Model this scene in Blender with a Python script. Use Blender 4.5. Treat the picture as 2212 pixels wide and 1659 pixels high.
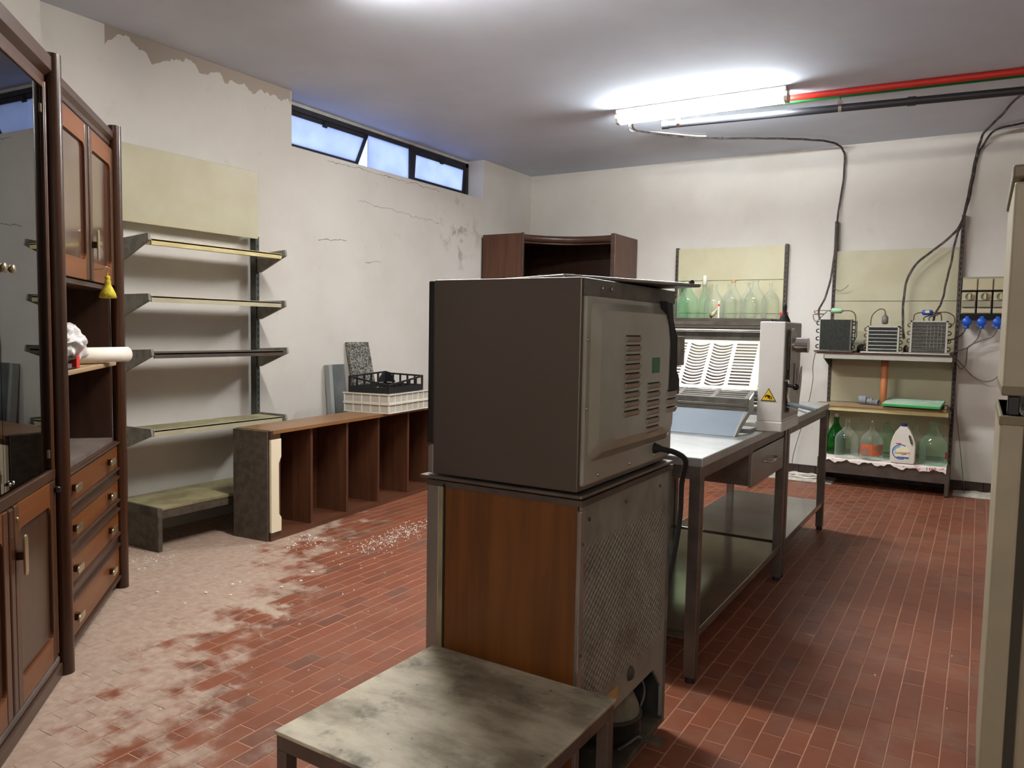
import bpy, bmesh, math, random
from mathutils import Vector, Matrix
random.seed(7)
for o in list(bpy.data.objects): bpy.data.objects.remove(o)
S = bpy.context.scene
COL = S.collection
PI = math.pi

# ------------------------------------------------------------------ camera
CAM_H = 1.36
PITCH, ROLL, YAW = math.radians(4.07), math.radians(1.03), math.radians(31.25)
fh = Vector((-math.sin(YAW), math.cos(YAW), 0)); rh = Vector((math.cos(YAW), math.sin(YAW), 0)); zz = Vector((0, 0, 1))
fwd = math.cos(PITCH)*fh - math.sin(PITCH)*zz
up0 = math.sin(PITCH)*fh + math.cos(PITCH)*zz
rt = math.cos(ROLL)*rh + math.sin(ROLL)*up0
up = -math.sin(ROLL)*rh + math.cos(ROLL)*up0
cd = bpy.data.cameras.new('camera'); cam = bpy.data.objects.new('camera', cd); COL.objects.link(cam)
cd.sensor_fit = 'HORIZONTAL'; cd.sensor_width = 36; cd.lens = 36*1662/2212; cd.clip_start = .05
m = Matrix((rt, up, -fwd)).transposed().to_4x4(); m.translation = (0, 0, CAM_H)
cam.matrix_world = m
S.camera = cam
def project(p):
    v = Vector(p) - Vector((0, 0, CAM_H)); w = v.dot(fwd)
    if w < .1: return None
    return 1106 + 1662*v.dot(rt)/w, 829.5 - 1662*v.dot(up)/w, w

# ------------------------------------------------------------------ world, exposure
W = bpy.data.worlds.new('dusk_sky'); S.world = W; W.use_nodes = True
bg = W.node_tree.nodes['Background']; bg.inputs[0].default_value = (.46, .58, 1.0, 1); bg.inputs[1].default_value = .42
S.view_settings.view_transform = 'Standard'; S.view_settings.look = 'None'
S.view_settings.exposure = 2.32; S.view_settings.gamma = 1.0; S.view_settings.use_curve_mapping = False
LAMP_STRENGTH = 31.0
S.cycles.transparent_max_bounces = 32

# room constants
XL, YB, ZC = -4.565, 7.874, 3.133
XR, YF = 2.3, -5.5

# ------------------------------------------------------------------ materials
def lin(c):
    r = []
    for v in c[:3]:
        v /= 255.0
        r.append(v/12.92 if v <= .04045 else ((v+.055)/1.055)**2.4)
    return (*r, 1)
class NT:
    def __init__(s, name):
        s.m = bpy.data.materials.new(name); s.m.use_nodes = True
        s.t = s.m.node_tree; s.b = s.t.nodes['Principled BSDF']; s.out = s.t.nodes['Material Output']
    def n(s, typ, **kw):
        k = s.t.nodes.new(typ)
        for a, v in kw.items(): setattr(k, a, v)
        return k
    def put(s, sock, v):
        if hasattr(v, 'is_output') or hasattr(v, 'links'): s.t.links.new(v, sock)
        else: sock.default_value = v
    def math(s, op, a, b=0.0, c=None):
        k = s.n('ShaderNodeMath', operation=op); s.put(k.inputs[0], a); s.put(k.inputs[1], b)
        if c is not None: s.put(k.inputs[2], c)
        return k.outputs[0]
    def mix(s, f, a, b):
        k = s.n('ShaderNodeMix', data_type='RGBA'); s.put(k.inputs[0], f); s.put(k.inputs[6], a); s.put(k.inputs[7], b)
        return k.outputs[2]
    def pos(s): return s.n('ShaderNodeNewGeometry').outputs['Position']
    def objc(s): return s.n('ShaderNodeTexCoord').outputs['Object']
    def xyz(s, v):
        k = s.n('ShaderNodeSeparateXYZ'); s.put(k.inputs[0], v); return k.outputs
    def comb(s, x, y, z):
        k = s.n('ShaderNodeCombineXYZ'); s.put(k.inputs[0], x); s.put(k.inputs[1], y); s.put(k.inputs[2], z); return k.outputs[0]
    def scale(s, v, sc):
        k = s.n('ShaderNodeMapping'); s.put(k.inputs[0], v); k.inputs['Scale'].default_value = sc; return k.outputs[0]
    def noise(s, v, sc, det=4, rough=.55):
        k = s.n('ShaderNodeTexNoise'); s.put(k.inputs['Vector'], v); k.inputs['Scale'].default_value = sc
        k.inputs['Detail'].default_value = det; k.inputs['Roughness'].default_value = rough; return k.outputs[0]
    def rng(s, v, a, b, c=0.0, d=1.0, smooth=True):
        k = s.n('ShaderNodeMapRange'); k.clamp = True
        if smooth: k.interpolation_type = 'SMOOTHSTEP'
        s.put(k.inputs[0], v); k.inputs[1].default_value = a; k.inputs[2].default_value = b; k.inputs[3].default_value = c; k.inputs[4].default_value = d
        return k.outputs[0]
    def bump(s, h, strength, dist=.01):
        k = s.n('ShaderNodeBump'); k.inputs['Strength'].default_value = strength; k.inputs['Distance'].default_value = dist
        s.put(k.inputs['Height'], h); s.t.links.new(k.outputs[0], s.b.inputs['Normal'])
    def fin(s, col, rough=.5, metal=0.0, coat=0.0, spec=None):
        s.put(s.b.inputs['Base Color'], col); s.put(s.b.inputs['Roughness'], rough); s.b.inputs['Metallic'].default_value = metal
        if coat: s.b.inputs['Coat Weight'].default_value = coat; s.b.inputs['Coat Roughness'].default_value = .12
        if spec is not None: s.b.inputs['Specular IOR Level'].default_value = spec
        return s.m
def plain(name, c, rough=.5, metal=0.0, c2=None, sc=6, det=4, lo=.35, hi=.65, bump=0, bsc=60, stretch=None, coat=0, spec=None):
    k = NT(name); v = k.objc()
    if stretch: v = k.scale(v, stretch)
    col = lin(c)
    if c2: col = k.mix(k.rng(k.noise(v, sc, det), lo, hi), lin(c), lin(c2))
    if bump: k.bump(k.noise(v, bsc, 3), bump, .004)
    return k.fin(col, rough, metal, coat, spec)
def wood(name, c, c2, axis='z', rough=.35, coat=.3, sc=1.0):
    st = {'z': (26, 26, 1.6), 'x': (1.6, 26, 26), 'y': (26, 1.6, 26)}[axis]
    return plain(name, c, rough, 0, c2, sc*1.0, 6, .3, .7, .05, 3, st, coat)

M = {}
M['ceiling'] = plain('ceiling_paint', (212, 221, 236), .9, 0, (204, 213, 228), 1.2, bump=.15, bsc=30)
M['grey_metal'] = plain('dark_grey_metal', (104, 102, 94), .55, .1, (80, 77, 70), 14, bump=.05)
M['bracket'] = plain('worn_grey_bracket', (138, 136, 126), .6, 0, (112, 110, 100), 16, 6)
M['upright'] = plain('dark_upright', (72, 74, 68), .5, .1, (56, 58, 54), 12)
M['brown_metal'] = plain('brown_enamel', (84, 71, 63), .55, .1, (70, 58, 51), 9)
M['dirty_metal'] = plain('dirty_dark_metal', (88, 80, 66), .7, .1, (60, 54, 45), 9, 8, .4, .6, .3, 40)
M['cream'] = plain('cream_enamel', (183, 176, 148), .45, 0, (176, 167, 138), 3)
M['cream_wall'] = plain('pale_cream_enamel', (201, 194, 162), .5, 0, (194, 186, 152), 3)
M['cream_lip'] = plain('cream_lip_enamel', (206, 192, 140), .35, 0, (195, 179, 126), 6)
M['cream_dirty'] = plain('dusty_cream_enamel', (158, 149, 112), .6, 0, (126, 117, 86), 6, 8)
M['black'] = plain('black_plastic', (26, 26, 28), .5)
M['black_gloss'] = plain('black_glossy', (14, 15, 18), .15)
M['rubber'] = plain('black_rubber', (22, 22, 22), .75)
M['void'] = plain('dark_interior', (16, 14, 12), .9)
M['white_enamel'] = plain('white_enamel', (224, 223, 220), .35, 0, (216, 214, 210), 3)
M['steel'] = plain('brushed_steel', (160, 155, 149), .34, .8, (148, 143, 137), 4, 5)
M['steel_top'] = plain('steel_worktop', (180, 180, 178), .34, .6, (158, 157, 154), 5, 6)
M['steel_dirty'] = plain('streaked_steel_shelf', (156, 156, 146), .13, .85, (128, 127, 116), 3, 6)
M['steel_leg'] = plain('steel_leg', (118, 107, 99), .42, .7, (102, 92, 84), 8)
M['oven_steel'] = plain('oven_steel', (117, 109, 102), .36, .85, (110, 102, 95), 1.2, 2)
M['enamel_grey'] = plain('grey_green_enamel', (151, 151, 139), .3, .0, (138, 134, 119), 3, 6, coat=.4)
M['soot'] = plain('soot_black', (20, 21, 26), .7)
M['chrome'] = plain('chrome', (210, 208, 205), .15, 1)
M['brass'] = plain('pale_brass', (190, 178, 145), .28, .85)
M['dark_wood'] = wood('dark_brown_wood', (68, 37, 17), (50, 26, 11), 'z', .3, 0.12)
M['dark_wood_x'] = wood('dark_brown_moulding', (74, 50, 37), (58, 37, 26), 'x', .35, 0.12)
M['orange_wood'] = wood('orange_wood', (120, 70, 27), (104, 56, 19), 'x', .4, .12)
M['orange_wood_z'] = wood('orange_wood_upright', (83, 50, 25), (66, 38, 18), 'z', .38, .2)
M['panel_wood'] = wood('varnished_panel', (83, 50, 33), (70, 40, 27), 'z', .12, .8)
M['panel_low'] = wood('brown_lower_panel', (70, 45, 30), (58, 35, 23), 'z', .3, .15)
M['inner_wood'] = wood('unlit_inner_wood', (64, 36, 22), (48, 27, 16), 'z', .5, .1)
M['shelf_wood'] = wood('walnut_board', (94, 57, 37), (74, 43, 28), 'z', .45, .1)
M['shelf_wood_y'] = wood('walnut_board_lying', (102, 62, 40), (82, 48, 31), 'y', .45, .1)
M['lit_top_wood'] = wood('orange_brown_lit_board', (141, 100, 60), (124, 83, 46), 'y', .4, .2)  # lighter than the bookcase's other boards: light on its top put into the colour
M['laminate'] = wood('brown_laminate', (112, 66, 22), (90, 50, 12), 'z', .45, .08)
M['plank'] = wood('raw_plank', (168, 140, 104), (140, 112, 80), 'x', .7, 0)
M['dust_and_lit_back'] = plain('dusty_counter_and_lit_back', (108, 95, 88), .7, 0, (88, 76, 68), 5, 6)
M['raw_cream'] = plain('raw_cream_board', (236, 224, 194), .7)
M['plinth'] = plain('scuffed_plinth', (92, 83, 70), .85, 0, (74, 65, 54), 22, 8, .35, .65, .4, 50)
M['granite'] = plain('grey_granite', (150, 146, 138), .4, 0, (56, 54, 52), 70, 3, .44, .56)
M['grey_board'] = plain('grey_board', (102, 104, 102), .6, 0, (88, 90, 88), 5)
M['light_board'] = plain('pale_grey_board', (151, 153, 149), .6)
M['white_plastic'] = plain('white_plastic', (226, 222, 211), .45, 0, (218, 212, 198), 4)
M['crate_wall'] = plain('translucent_white_plastic', (188, 184, 172), .45, 0, (178, 172, 158), 4)
M['red'] = plain('red_plastic', (205, 44, 34), .45)
M['red_dark'] = plain('red_conduit', (190, 42, 30), .45)
M['green_pipe'] = plain('green_conduit', (34, 130, 62), .45)
M['black_pipe'] = plain('black_pipe', (44, 45, 50), .4)
M['cable'] = plain('brown_black_cable', (86, 72, 66), .6, 0, (48, 40, 38), 14)
M['cable_white'] = plain('white_cable', (220, 214, 205), .5)
M['cable_grey'] = plain('grey_cable', (120, 112, 102), .5)
M['blue'] = plain('blue_plastic', (26, 84, 190), .4)
M['blue_dark'] = plain('dark_blue_cap', (28, 28, 104), .4)
M['beige'] = plain('beige_plastic', (187, 176, 144), .5)
M['beige_grey'] = plain('grey_beige_plastic', (150, 141, 119), .5)
M['fin_black'] = plain('black_fins', (46, 46, 42), .6, .4, (26, 26, 24), 60, 4, stretch=(3, 1, .6))
M['fin_grey'] = plain('grey_fins', (86, 82, 76), .5, .5, (64, 60, 56), 40, 4, stretch=(2, 1, 1))
M['alu'] = plain('dull_aluminium', (176, 176, 168), .45, .6)
M['drier_green'] = plain('pale_green_enamel', (150, 186, 150), .4)
M['drier_blue'] = plain('blue_enamel', (36, 70, 150), .4)
M['drier_grey'] = plain('grey_rusty_enamel', (120, 124, 124), .5, 0, (92, 74, 60), 14)
M['copper'] = plain('dull_copper', (104, 80, 56), .45, .6)
M['terracotta'] = plain('orange_brown_pipe', (186, 116, 72), .55)
M['pvc_grey'] = plain('grey_pvc', (136, 138, 146), .4)
M['green_board'] = plain('green_polyethylene', (56, 166, 84), .5)
M['green_board_top'] = plain('dusty_green_polyethylene', (190, 206, 186), .7, 0, (160, 194, 166), 8)
M['tassel'] = plain('yellow_tassel_thread', (208, 190, 50), .8, 0, (176, 158, 30), 30, stretch=(6, 6, .6), bump=.4, bsc=60)
M['paper'] = plain('white_paper', (224, 217, 203), .8)
M['paper_pink'] = plain('printed_paper', (236, 224, 216), .8, 0, (216, 150, 150), 22, 3, .6, .66)
M['print_red'] = plain('faded_red_ink', (170, 70, 70), .8)
M['print_text'] = plain('label_red_ink', (206, 52, 40), .6)
M['print_blue'] = plain('label_blue_ink', (44, 90, 180), .5)
M['print_sky'] = plain('label_light_blue_ink', (130, 184, 222), .5)
M['print_pale'] = plain('label_pale_yellow', (236, 236, 200), .5)
M['warn_yellow'] = plain('warning_yellow', (240, 196, 30), .5)
M['sticker_green'] = plain('green_sticker', (40, 110, 84), .5)
M['sticker_white'] = plain('pale_sticker', (200, 186, 160), .6)
M['sticker_tan'] = plain('tan_sticker', (170, 136, 70), .6)
M['blue_grey'] = plain('blue_grey_sheet', (144, 158, 171), .35, .2, (135, 149, 162), 3)
M['fridge'] = plain('beige_fridge_enamel', (167, 157, 134), .45, 0, (160, 150, 127), 5, bump=.06, bsc=300)
M['fridge_trim'] = plain('olive_fridge_trim', (119, 109, 83), .5)
M['gasket'] = plain('dark_gasket', (62, 58, 46), .7)
M['compressor'] = plain('dusty_black_steel', (52, 50, 44), .6, .2, (34, 34, 32), 10)
M['dusty_dome'] = plain('dusty_dome', (120, 112, 94), .8, 0, (90, 82, 68), 10)
M['foam'] = plain('white_foam_crumbs', (240, 238, 230), .8)
M['heap'] = plain('white_plaster_dust', (214, 206, 192), .95, 0, (188, 178, 164), 20, bump=.5, bsc=60)
M['window_frame'] = plain('dark_window_steel', (46, 46, 52), .6, .2, (34, 34, 40), 10)
M['lamp_body'] = plain('lamp_housing', (206, 200, 188), .5)
M['lamp_clip'] = plain('lamp_end', (190, 184, 172), .5)
M['sticker_cork'] = plain('cork', (196, 140, 84), .7)
M['baseboard'] = plain('dark_brown_tile', (56, 41, 34), .35, 0, (71, 56, 49), 12, 6, .45, .7)
M['sill'] = plain('window_sill_plaster', (206, 202, 196), .9, 0, (190, 186, 182), 8)

def glass(name, tint, refl_ior=1.5, rough=.02, dens=1.0):
    k = NT(name); t = k.t
    tr = k.n('ShaderNodeBsdfTransparent'); tr.inputs[0].default_value = lin(tint)
    gl = k.n('ShaderNodeBsdfGlossy'); gl.inputs['Roughness'].default_value = rough
    fr = k.n('ShaderNodeFresnel'); fr.inputs[0].default_value = refl_ior
    ff = k.math('MULTIPLY', fr.outputs[0], k.math('SUBTRACT', 1.0, k.n('ShaderNodeNewGeometry').outputs['Backfacing']))
    mx = k.n('ShaderNodeMixShader'); t.links.new(ff, mx.inputs[0]); t.links.new(tr.outputs[0], mx.inputs[1]); t.links.new(gl.outputs[0], mx.inputs[2])
    t.links.new(mx.outputs[0], k.out.inputs[0]); return k.m
def bottle_glass(name, tint, film, amount):
    # thin tinted glass with a little dusty film
    k = NT(name); t = k.t
    tr = k.n('ShaderNodeBsdfTransparent'); tr.inputs[0].default_value = lin(tint)
    df = k.n('ShaderNodeBsdfDiffuse'); df.inputs[0].default_value = lin(film)
    tl = k.n('ShaderNodeBsdfTranslucent'); tl.inputs[0].default_value = lin(film)
    ad = k.n('ShaderNodeMixShader'); t.links.new(df.outputs[0], ad.inputs[1]); t.links.new(tl.outputs[0], ad.inputs[2])
    lw = k.n('ShaderNodeLayerWeight'); lw.inputs[0].default_value = .35
    f = k.math('MULTIPLY_ADD', lw.outputs['Facing'], .45, amount)
    m1 = k.n('ShaderNodeMixShader'); t.links.new(f, m1.inputs[0]); t.links.new(tr.outputs[0], m1.inputs[1]); t.links.new(ad.outputs[0], m1.inputs[2])
    gl = k.n('ShaderNodeBsdfGlossy'); gl.inputs['Roughness'].default_value = .05
    fr = k.n('ShaderNodeFresnel'); fr.inputs[0].default_value = 1.5
    ff = k.math('MULTIPLY', fr.outputs[0], k.math('SUBTRACT', 1.0, k.n('ShaderNodeNewGeometry').outputs['Backfacing']))
    mx = k.n('ShaderNodeMixShader'); t.links.new(ff, mx.inputs[0]); t.links.new(m1.outputs[0], mx.inputs[1]); t.links.new(gl.outputs[0], mx.inputs[2])
    t.links.new(mx.outputs[0], k.out.inputs[0]); return k.m
M['cab_glass'] = glass('smoked_cabinet_glass', (120, 118, 116), 2.0, .01)
M['clear_glass'] = bottle_glass('clear_bottle_glass', (252, 254, 252), (226, 236, 230), .03)
M['aqua_glass'] = bottle_glass('aqua_bottle_glass', (236, 250, 241), (200, 230, 212), .05)
M['green_glass'] = bottle_glass('green_bottle_glass', (70, 190, 90), (40, 140, 60), .08)
def frosted():
    k = NT('frosted_window_glass'); t = k.t
    n = k.noise(k.objc(), 5, 5)
    col = k.mix(k.rng(n, .3, .75), lin((244, 246, 250)), lin((230, 234, 242)))
    tl = k.n('ShaderNodeBsdfTranslucent'); t.links.new(col, tl.inputs[0])
    df = k.n('ShaderNodeBsdfDiffuse'); df.inputs[0].default_value = lin((190, 196, 206))
    mx = k.n('ShaderNodeMixShader'); mx.inputs[0].default_value = .12
    t.links.new(tl.outputs[0], mx.inputs[1]); t.links.new(df.outputs[0], mx.inputs[2]); t.links.new(mx.outputs[0], k.out.inputs[0]); return k.m
M['frosted'] = frosted()
def bag_mat():
    k = NT('thin_white_plastic_bag'); t = k.t
    tr = k.n('ShaderNodeBsdfTransparent'); tr.inputs[0].default_value = (.9, .9, .9, 1)
    df = k.n('ShaderNodeBsdfPrincipled'); df.inputs['Base Color'].default_value = lin((226, 222, 220)); df.inputs['Roughness'].default_value = .35
    mx = k.n('ShaderNodeMixShader'); mx.inputs[0].default_value = .8
    t.links.new(tr.outputs[0], mx.inputs[1]); t.links.new(df.outputs[0], mx.inputs[2]); t.links.new(mx.outputs[0], k.out.inputs[0]); return k.m
M['bag'] = bag_mat()
def emit(name, c, s):
    k = NT(name); e = k.n('ShaderNodeEmission'); e.inputs[0].default_value = (*c, 1); e.inputs[1].default_value = s
    k.t.links.new(e.outputs[0], k.out.inputs[0]); return k.m
M['lamp'] = emit('cool_fluorescent_diffuser', (.95, 1.0, 1.0), LAMP_STRENGTH)
M['lamp_warm'] = emit('warm_fluorescent_diffuser', (1.0, .965, .90), LAMP_STRENGTH)

def wall_mat(name, left=False):
    k = NT(name); p = k.pos(); x, y, z = k.xyz(p)
    n1 = k.noise(p, .9, 5); n2 = k.noise(p, 7, 6)
    col = k.mix(k.rng(n1, .35, .7), lin((214, 209, 202)), lin((202, 196, 187)))
    col = k.mix(k.rng(n2, .62, .8, 0, .35), col, lin((176, 168, 156)))
    if left:
        # unpainted ragged strip under the ceiling
        ny = k.n('ShaderNodeTexNoise', noise_dimensions='1D'); k.put(ny.inputs['W'], y); ny.inputs['Scale'].default_value = 5; ny.inputs['Detail'].default_value = 8
        line = k.math('MULTIPLY_ADD', ny.outputs[0], -.24, 3.158)
        line = k.math('ADD', line, k.math('MULTIPLY', k.noise(p, 24, 4), .03))
        msk = k.math('MULTIPLY', k.math('GREATER_THAN', z, line), k.math('GREATER_THAN', y, 2.76))
        msk = k.math('MULTIPLY', msk, k.math('LESS_THAN', y, 4.215))
        col = k.mix(msk, col, lin((164, 152, 140)))
        # hairline cracks and stains near the corner
        wob = k.math('MULTIPLY', k.math('SUBTRACT', k.noise(p, 9, 5), .5), .09)
        def crack(z0, y0, y1, sl, w):
            d = k.math('ABSOLUTE', k.math('SUBTRACT', k.math('SUBTRACT', z, wob), k.math('MULTIPLY_ADD', k.math('SUBTRACT', y, y0), sl, z0)))
            a = k.math('LESS_THAN', d, w)
            a = k.math('MULTIPLY', a, k.math('MULTIPLY', k.math('GREATER_THAN', y, y0), k.math('LESS_THAN', y, y1)))
            return a
        for c in ((2.06, 4.5, 4.82, .03, .0035), (2.42, 4.95, 6.1, -.04, .0018), (2.69, 4.6, 6.1, 0.0, .0022), (1.92, 5.05, 5.25, .02, .0025)):
            col = k.mix(k.math('MULTIPLY', crack(*c), .75), col, lin((84, 74, 64)))
        dist = k.math('ADD', k.math('ABSOLUTE', k.math('SUBTRACT', y, 6.45)), k.math('ABSOLUTE', k.math('SUBTRACT', z, 2.33)))
        st = k.math('MULTIPLY', k.rng(k.noise(p, 6, 8, .7), .50, .62), k.rng(dist, .55, .15))
        col = k.mix(k.math('MULTIPLY', st, .55), col, lin((110, 100, 92)))
    k.bump(k.noise(p, 30, 5), .12, .01)
    return k.fin(col, .9)
M['wall'] = wall_mat('white_wall_paint'); M['wall_left'] = wall_mat('white_wall_paint_stained', True)

TPX, TPY, TX0, TY0 = .0757, .1555, -.650, 2.552
def floor_mat(name, grout):
    k = NT(name); p = k.pos(); x, y, z = k.xyz(p)
    row = k.math('FLOOR', k.math('DIVIDE', k.math('SUBTRACT', x, TX0), TPX))
    off = k.math('MULTIPLY', k.math('FLOORED_MODULO', row, 2.0), .5)
    colm = k.math('FLOOR', k.math('SUBTRACT', k.math('DIVIDE', k.math('SUBTRACT', y, TY0), TPY), off))
    wn = k.n('ShaderNodeTexWhiteNoise', noise_dimensions='2D'); k.put(wn.inputs['Vector'], k.comb(row, colm, 0.0))
    rv = wn.outputs[0]
    n1 = k.noise(p, 1.3, 5); n2 = k.noise(p, 7, 7, .65); n3 = k.noise(p, 26, 4)
    if grout: col = k.mix(k.rng(n2, .3, .7), lin((186, 136, 110)), lin((160, 114, 90)))
    else:
        col = k.mix(rv, lin((133, 74, 48)), lin((116, 63, 41)))
        col = k.mix(k.rng(k.math('ADD', k.math('MULTIPLY', n2, .6), k.math('MULTIPLY', rv, .4)), .60, .85, 0, .4), col, lin((104, 72, 58)))
        col = k.mix(k.rng(n3, .55, .8, 0, .3), col, lin((150, 98, 76)))
        # a few darkened tiles, mostly on the worn left part
        lx = k.rng(x, -1.2, -2.2)
        col = k.mix(k.math('MULTIPLY', k.rng(k.math('MULTIPLY_ADD', n1, .5, k.math('MULTIPLY', rv, .5)), .66, .80, 0, .6), lx), col, lin((88, 70, 60)))
    # grey dust trodden in beside the wall unit and shelving
    d = k.math('MULTIPLY_ADD', k.math('SUBTRACT', y, 1.34), -.66, k.math('MULTIPLY_ADD', x, -1.0, -2.08))
    d = k.math('ADD', d, k.math('MULTIPLY', k.math('SUBTRACT', n2, .5), 2.3))
    d = k.math('ADD', d, k.math('MULTIPLY', k.math('SUBTRACT', n1, .5), 1.3))
    if not grout: d = k.math('ADD', d, k.math('MULTIPLY', k.math('SUBTRACT', rv, .5), .28))
    dust = k.rng(d, -.12, .42, 0, .86)
    dcol = k.mix(k.rng(n3, .3, .7), lin((190, 168, 151)), lin((168, 146, 129)))
    # paler scuffs
    dx = k.math('ADD', k.math('ABSOLUTE', k.math('ADD', x, 2.85)), k.math('ABSOLUTE', k.math('SUBTRACT', y, 2.45)))
    sc = k.math('MULTIPLY', k.rng(n2, .5, .62), k.rng(dx, .45, .05))
    dcol2 = k.mix(.5, dcol, lin((196, 182, 166)))
    col = k.mix(dust, col, dcol)
    col = k.mix(k.math('MULTIPLY', sc, .8), col, dcol2)
    haze = k.math('MULTIPLY', k.rng(n1, .36, .66, 0, .36), k.rng(n2, .35, .7))
    col = k.mix(haze, col, lin((156, 126, 108)))
    k.bump(n3, .12, .004)
    rough = k.math('MULTIPLY_ADD', dust, .3, .48)
    return k.fin(col, rough)
M['tile'] = floor_mat('terracotta_tile', False); M['grout'] = floor_mat('pale_grout', True)

def stained_top():
    k = NT('stained_sheet_metal_top'); p = k.objc()
    n1 = k.noise(k.scale(p, (2.2, 5, 1)), 1.6, 7, .6); n2 = k.noise(p, 9, 8, .65); n3 = k.noise(p, 40, 4)
    col = k.mix(k.rng(n1, .35, .68), lin((212, 204, 180)), lin((140, 130, 108)))
    col = k.mix(k.rng(n2, .52, .72, 0, .8), col, lin((92, 86, 76)))
    col = k.mix(k.rng(n2, .46, .3, 0, .5), col, lin((226, 220, 200)))
    col = k.mix(k.rng(n3, .68, .76, 0, .8), col, lin((74, 58, 42)))
    return k.fin(k.mix(.16, col, lin((60, 50, 36))), .42, .15)
M['stained_top'] = stained_top()
def embossed():
    k = NT('embossed_galvanised_sheet'); p = k.objc(); x, y, z = k.xyz(p)
    a = k.math('SINE', k.math('MULTIPLY', y, 2*PI/.030)); b = k.math('SINE', k.math('MULTIPLY', z, 2*PI/.022))
    h = k.math('MULTIPLY', a, b)
    edge = k.math('MULTIPLY', k.rng(y, -.33, -.26), k.rng(y, .33, .24)); h = k.math('MULTIPLY', h, edge)
    h = k.math('MULTIPLY', h, k.math('MULTIPLY', k.rng(z, .80, .76), k.rng(z, .33, .36)))
    k.bump(h, .4, .01)
    n = k.noise(p, 6, 5)
    return k.fin(k.mix(k.rng(n, .3, .7), lin((150, 152, 144)), lin((116, 114, 104))), .45, .45)
M['embossed'] = embossed()

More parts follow.
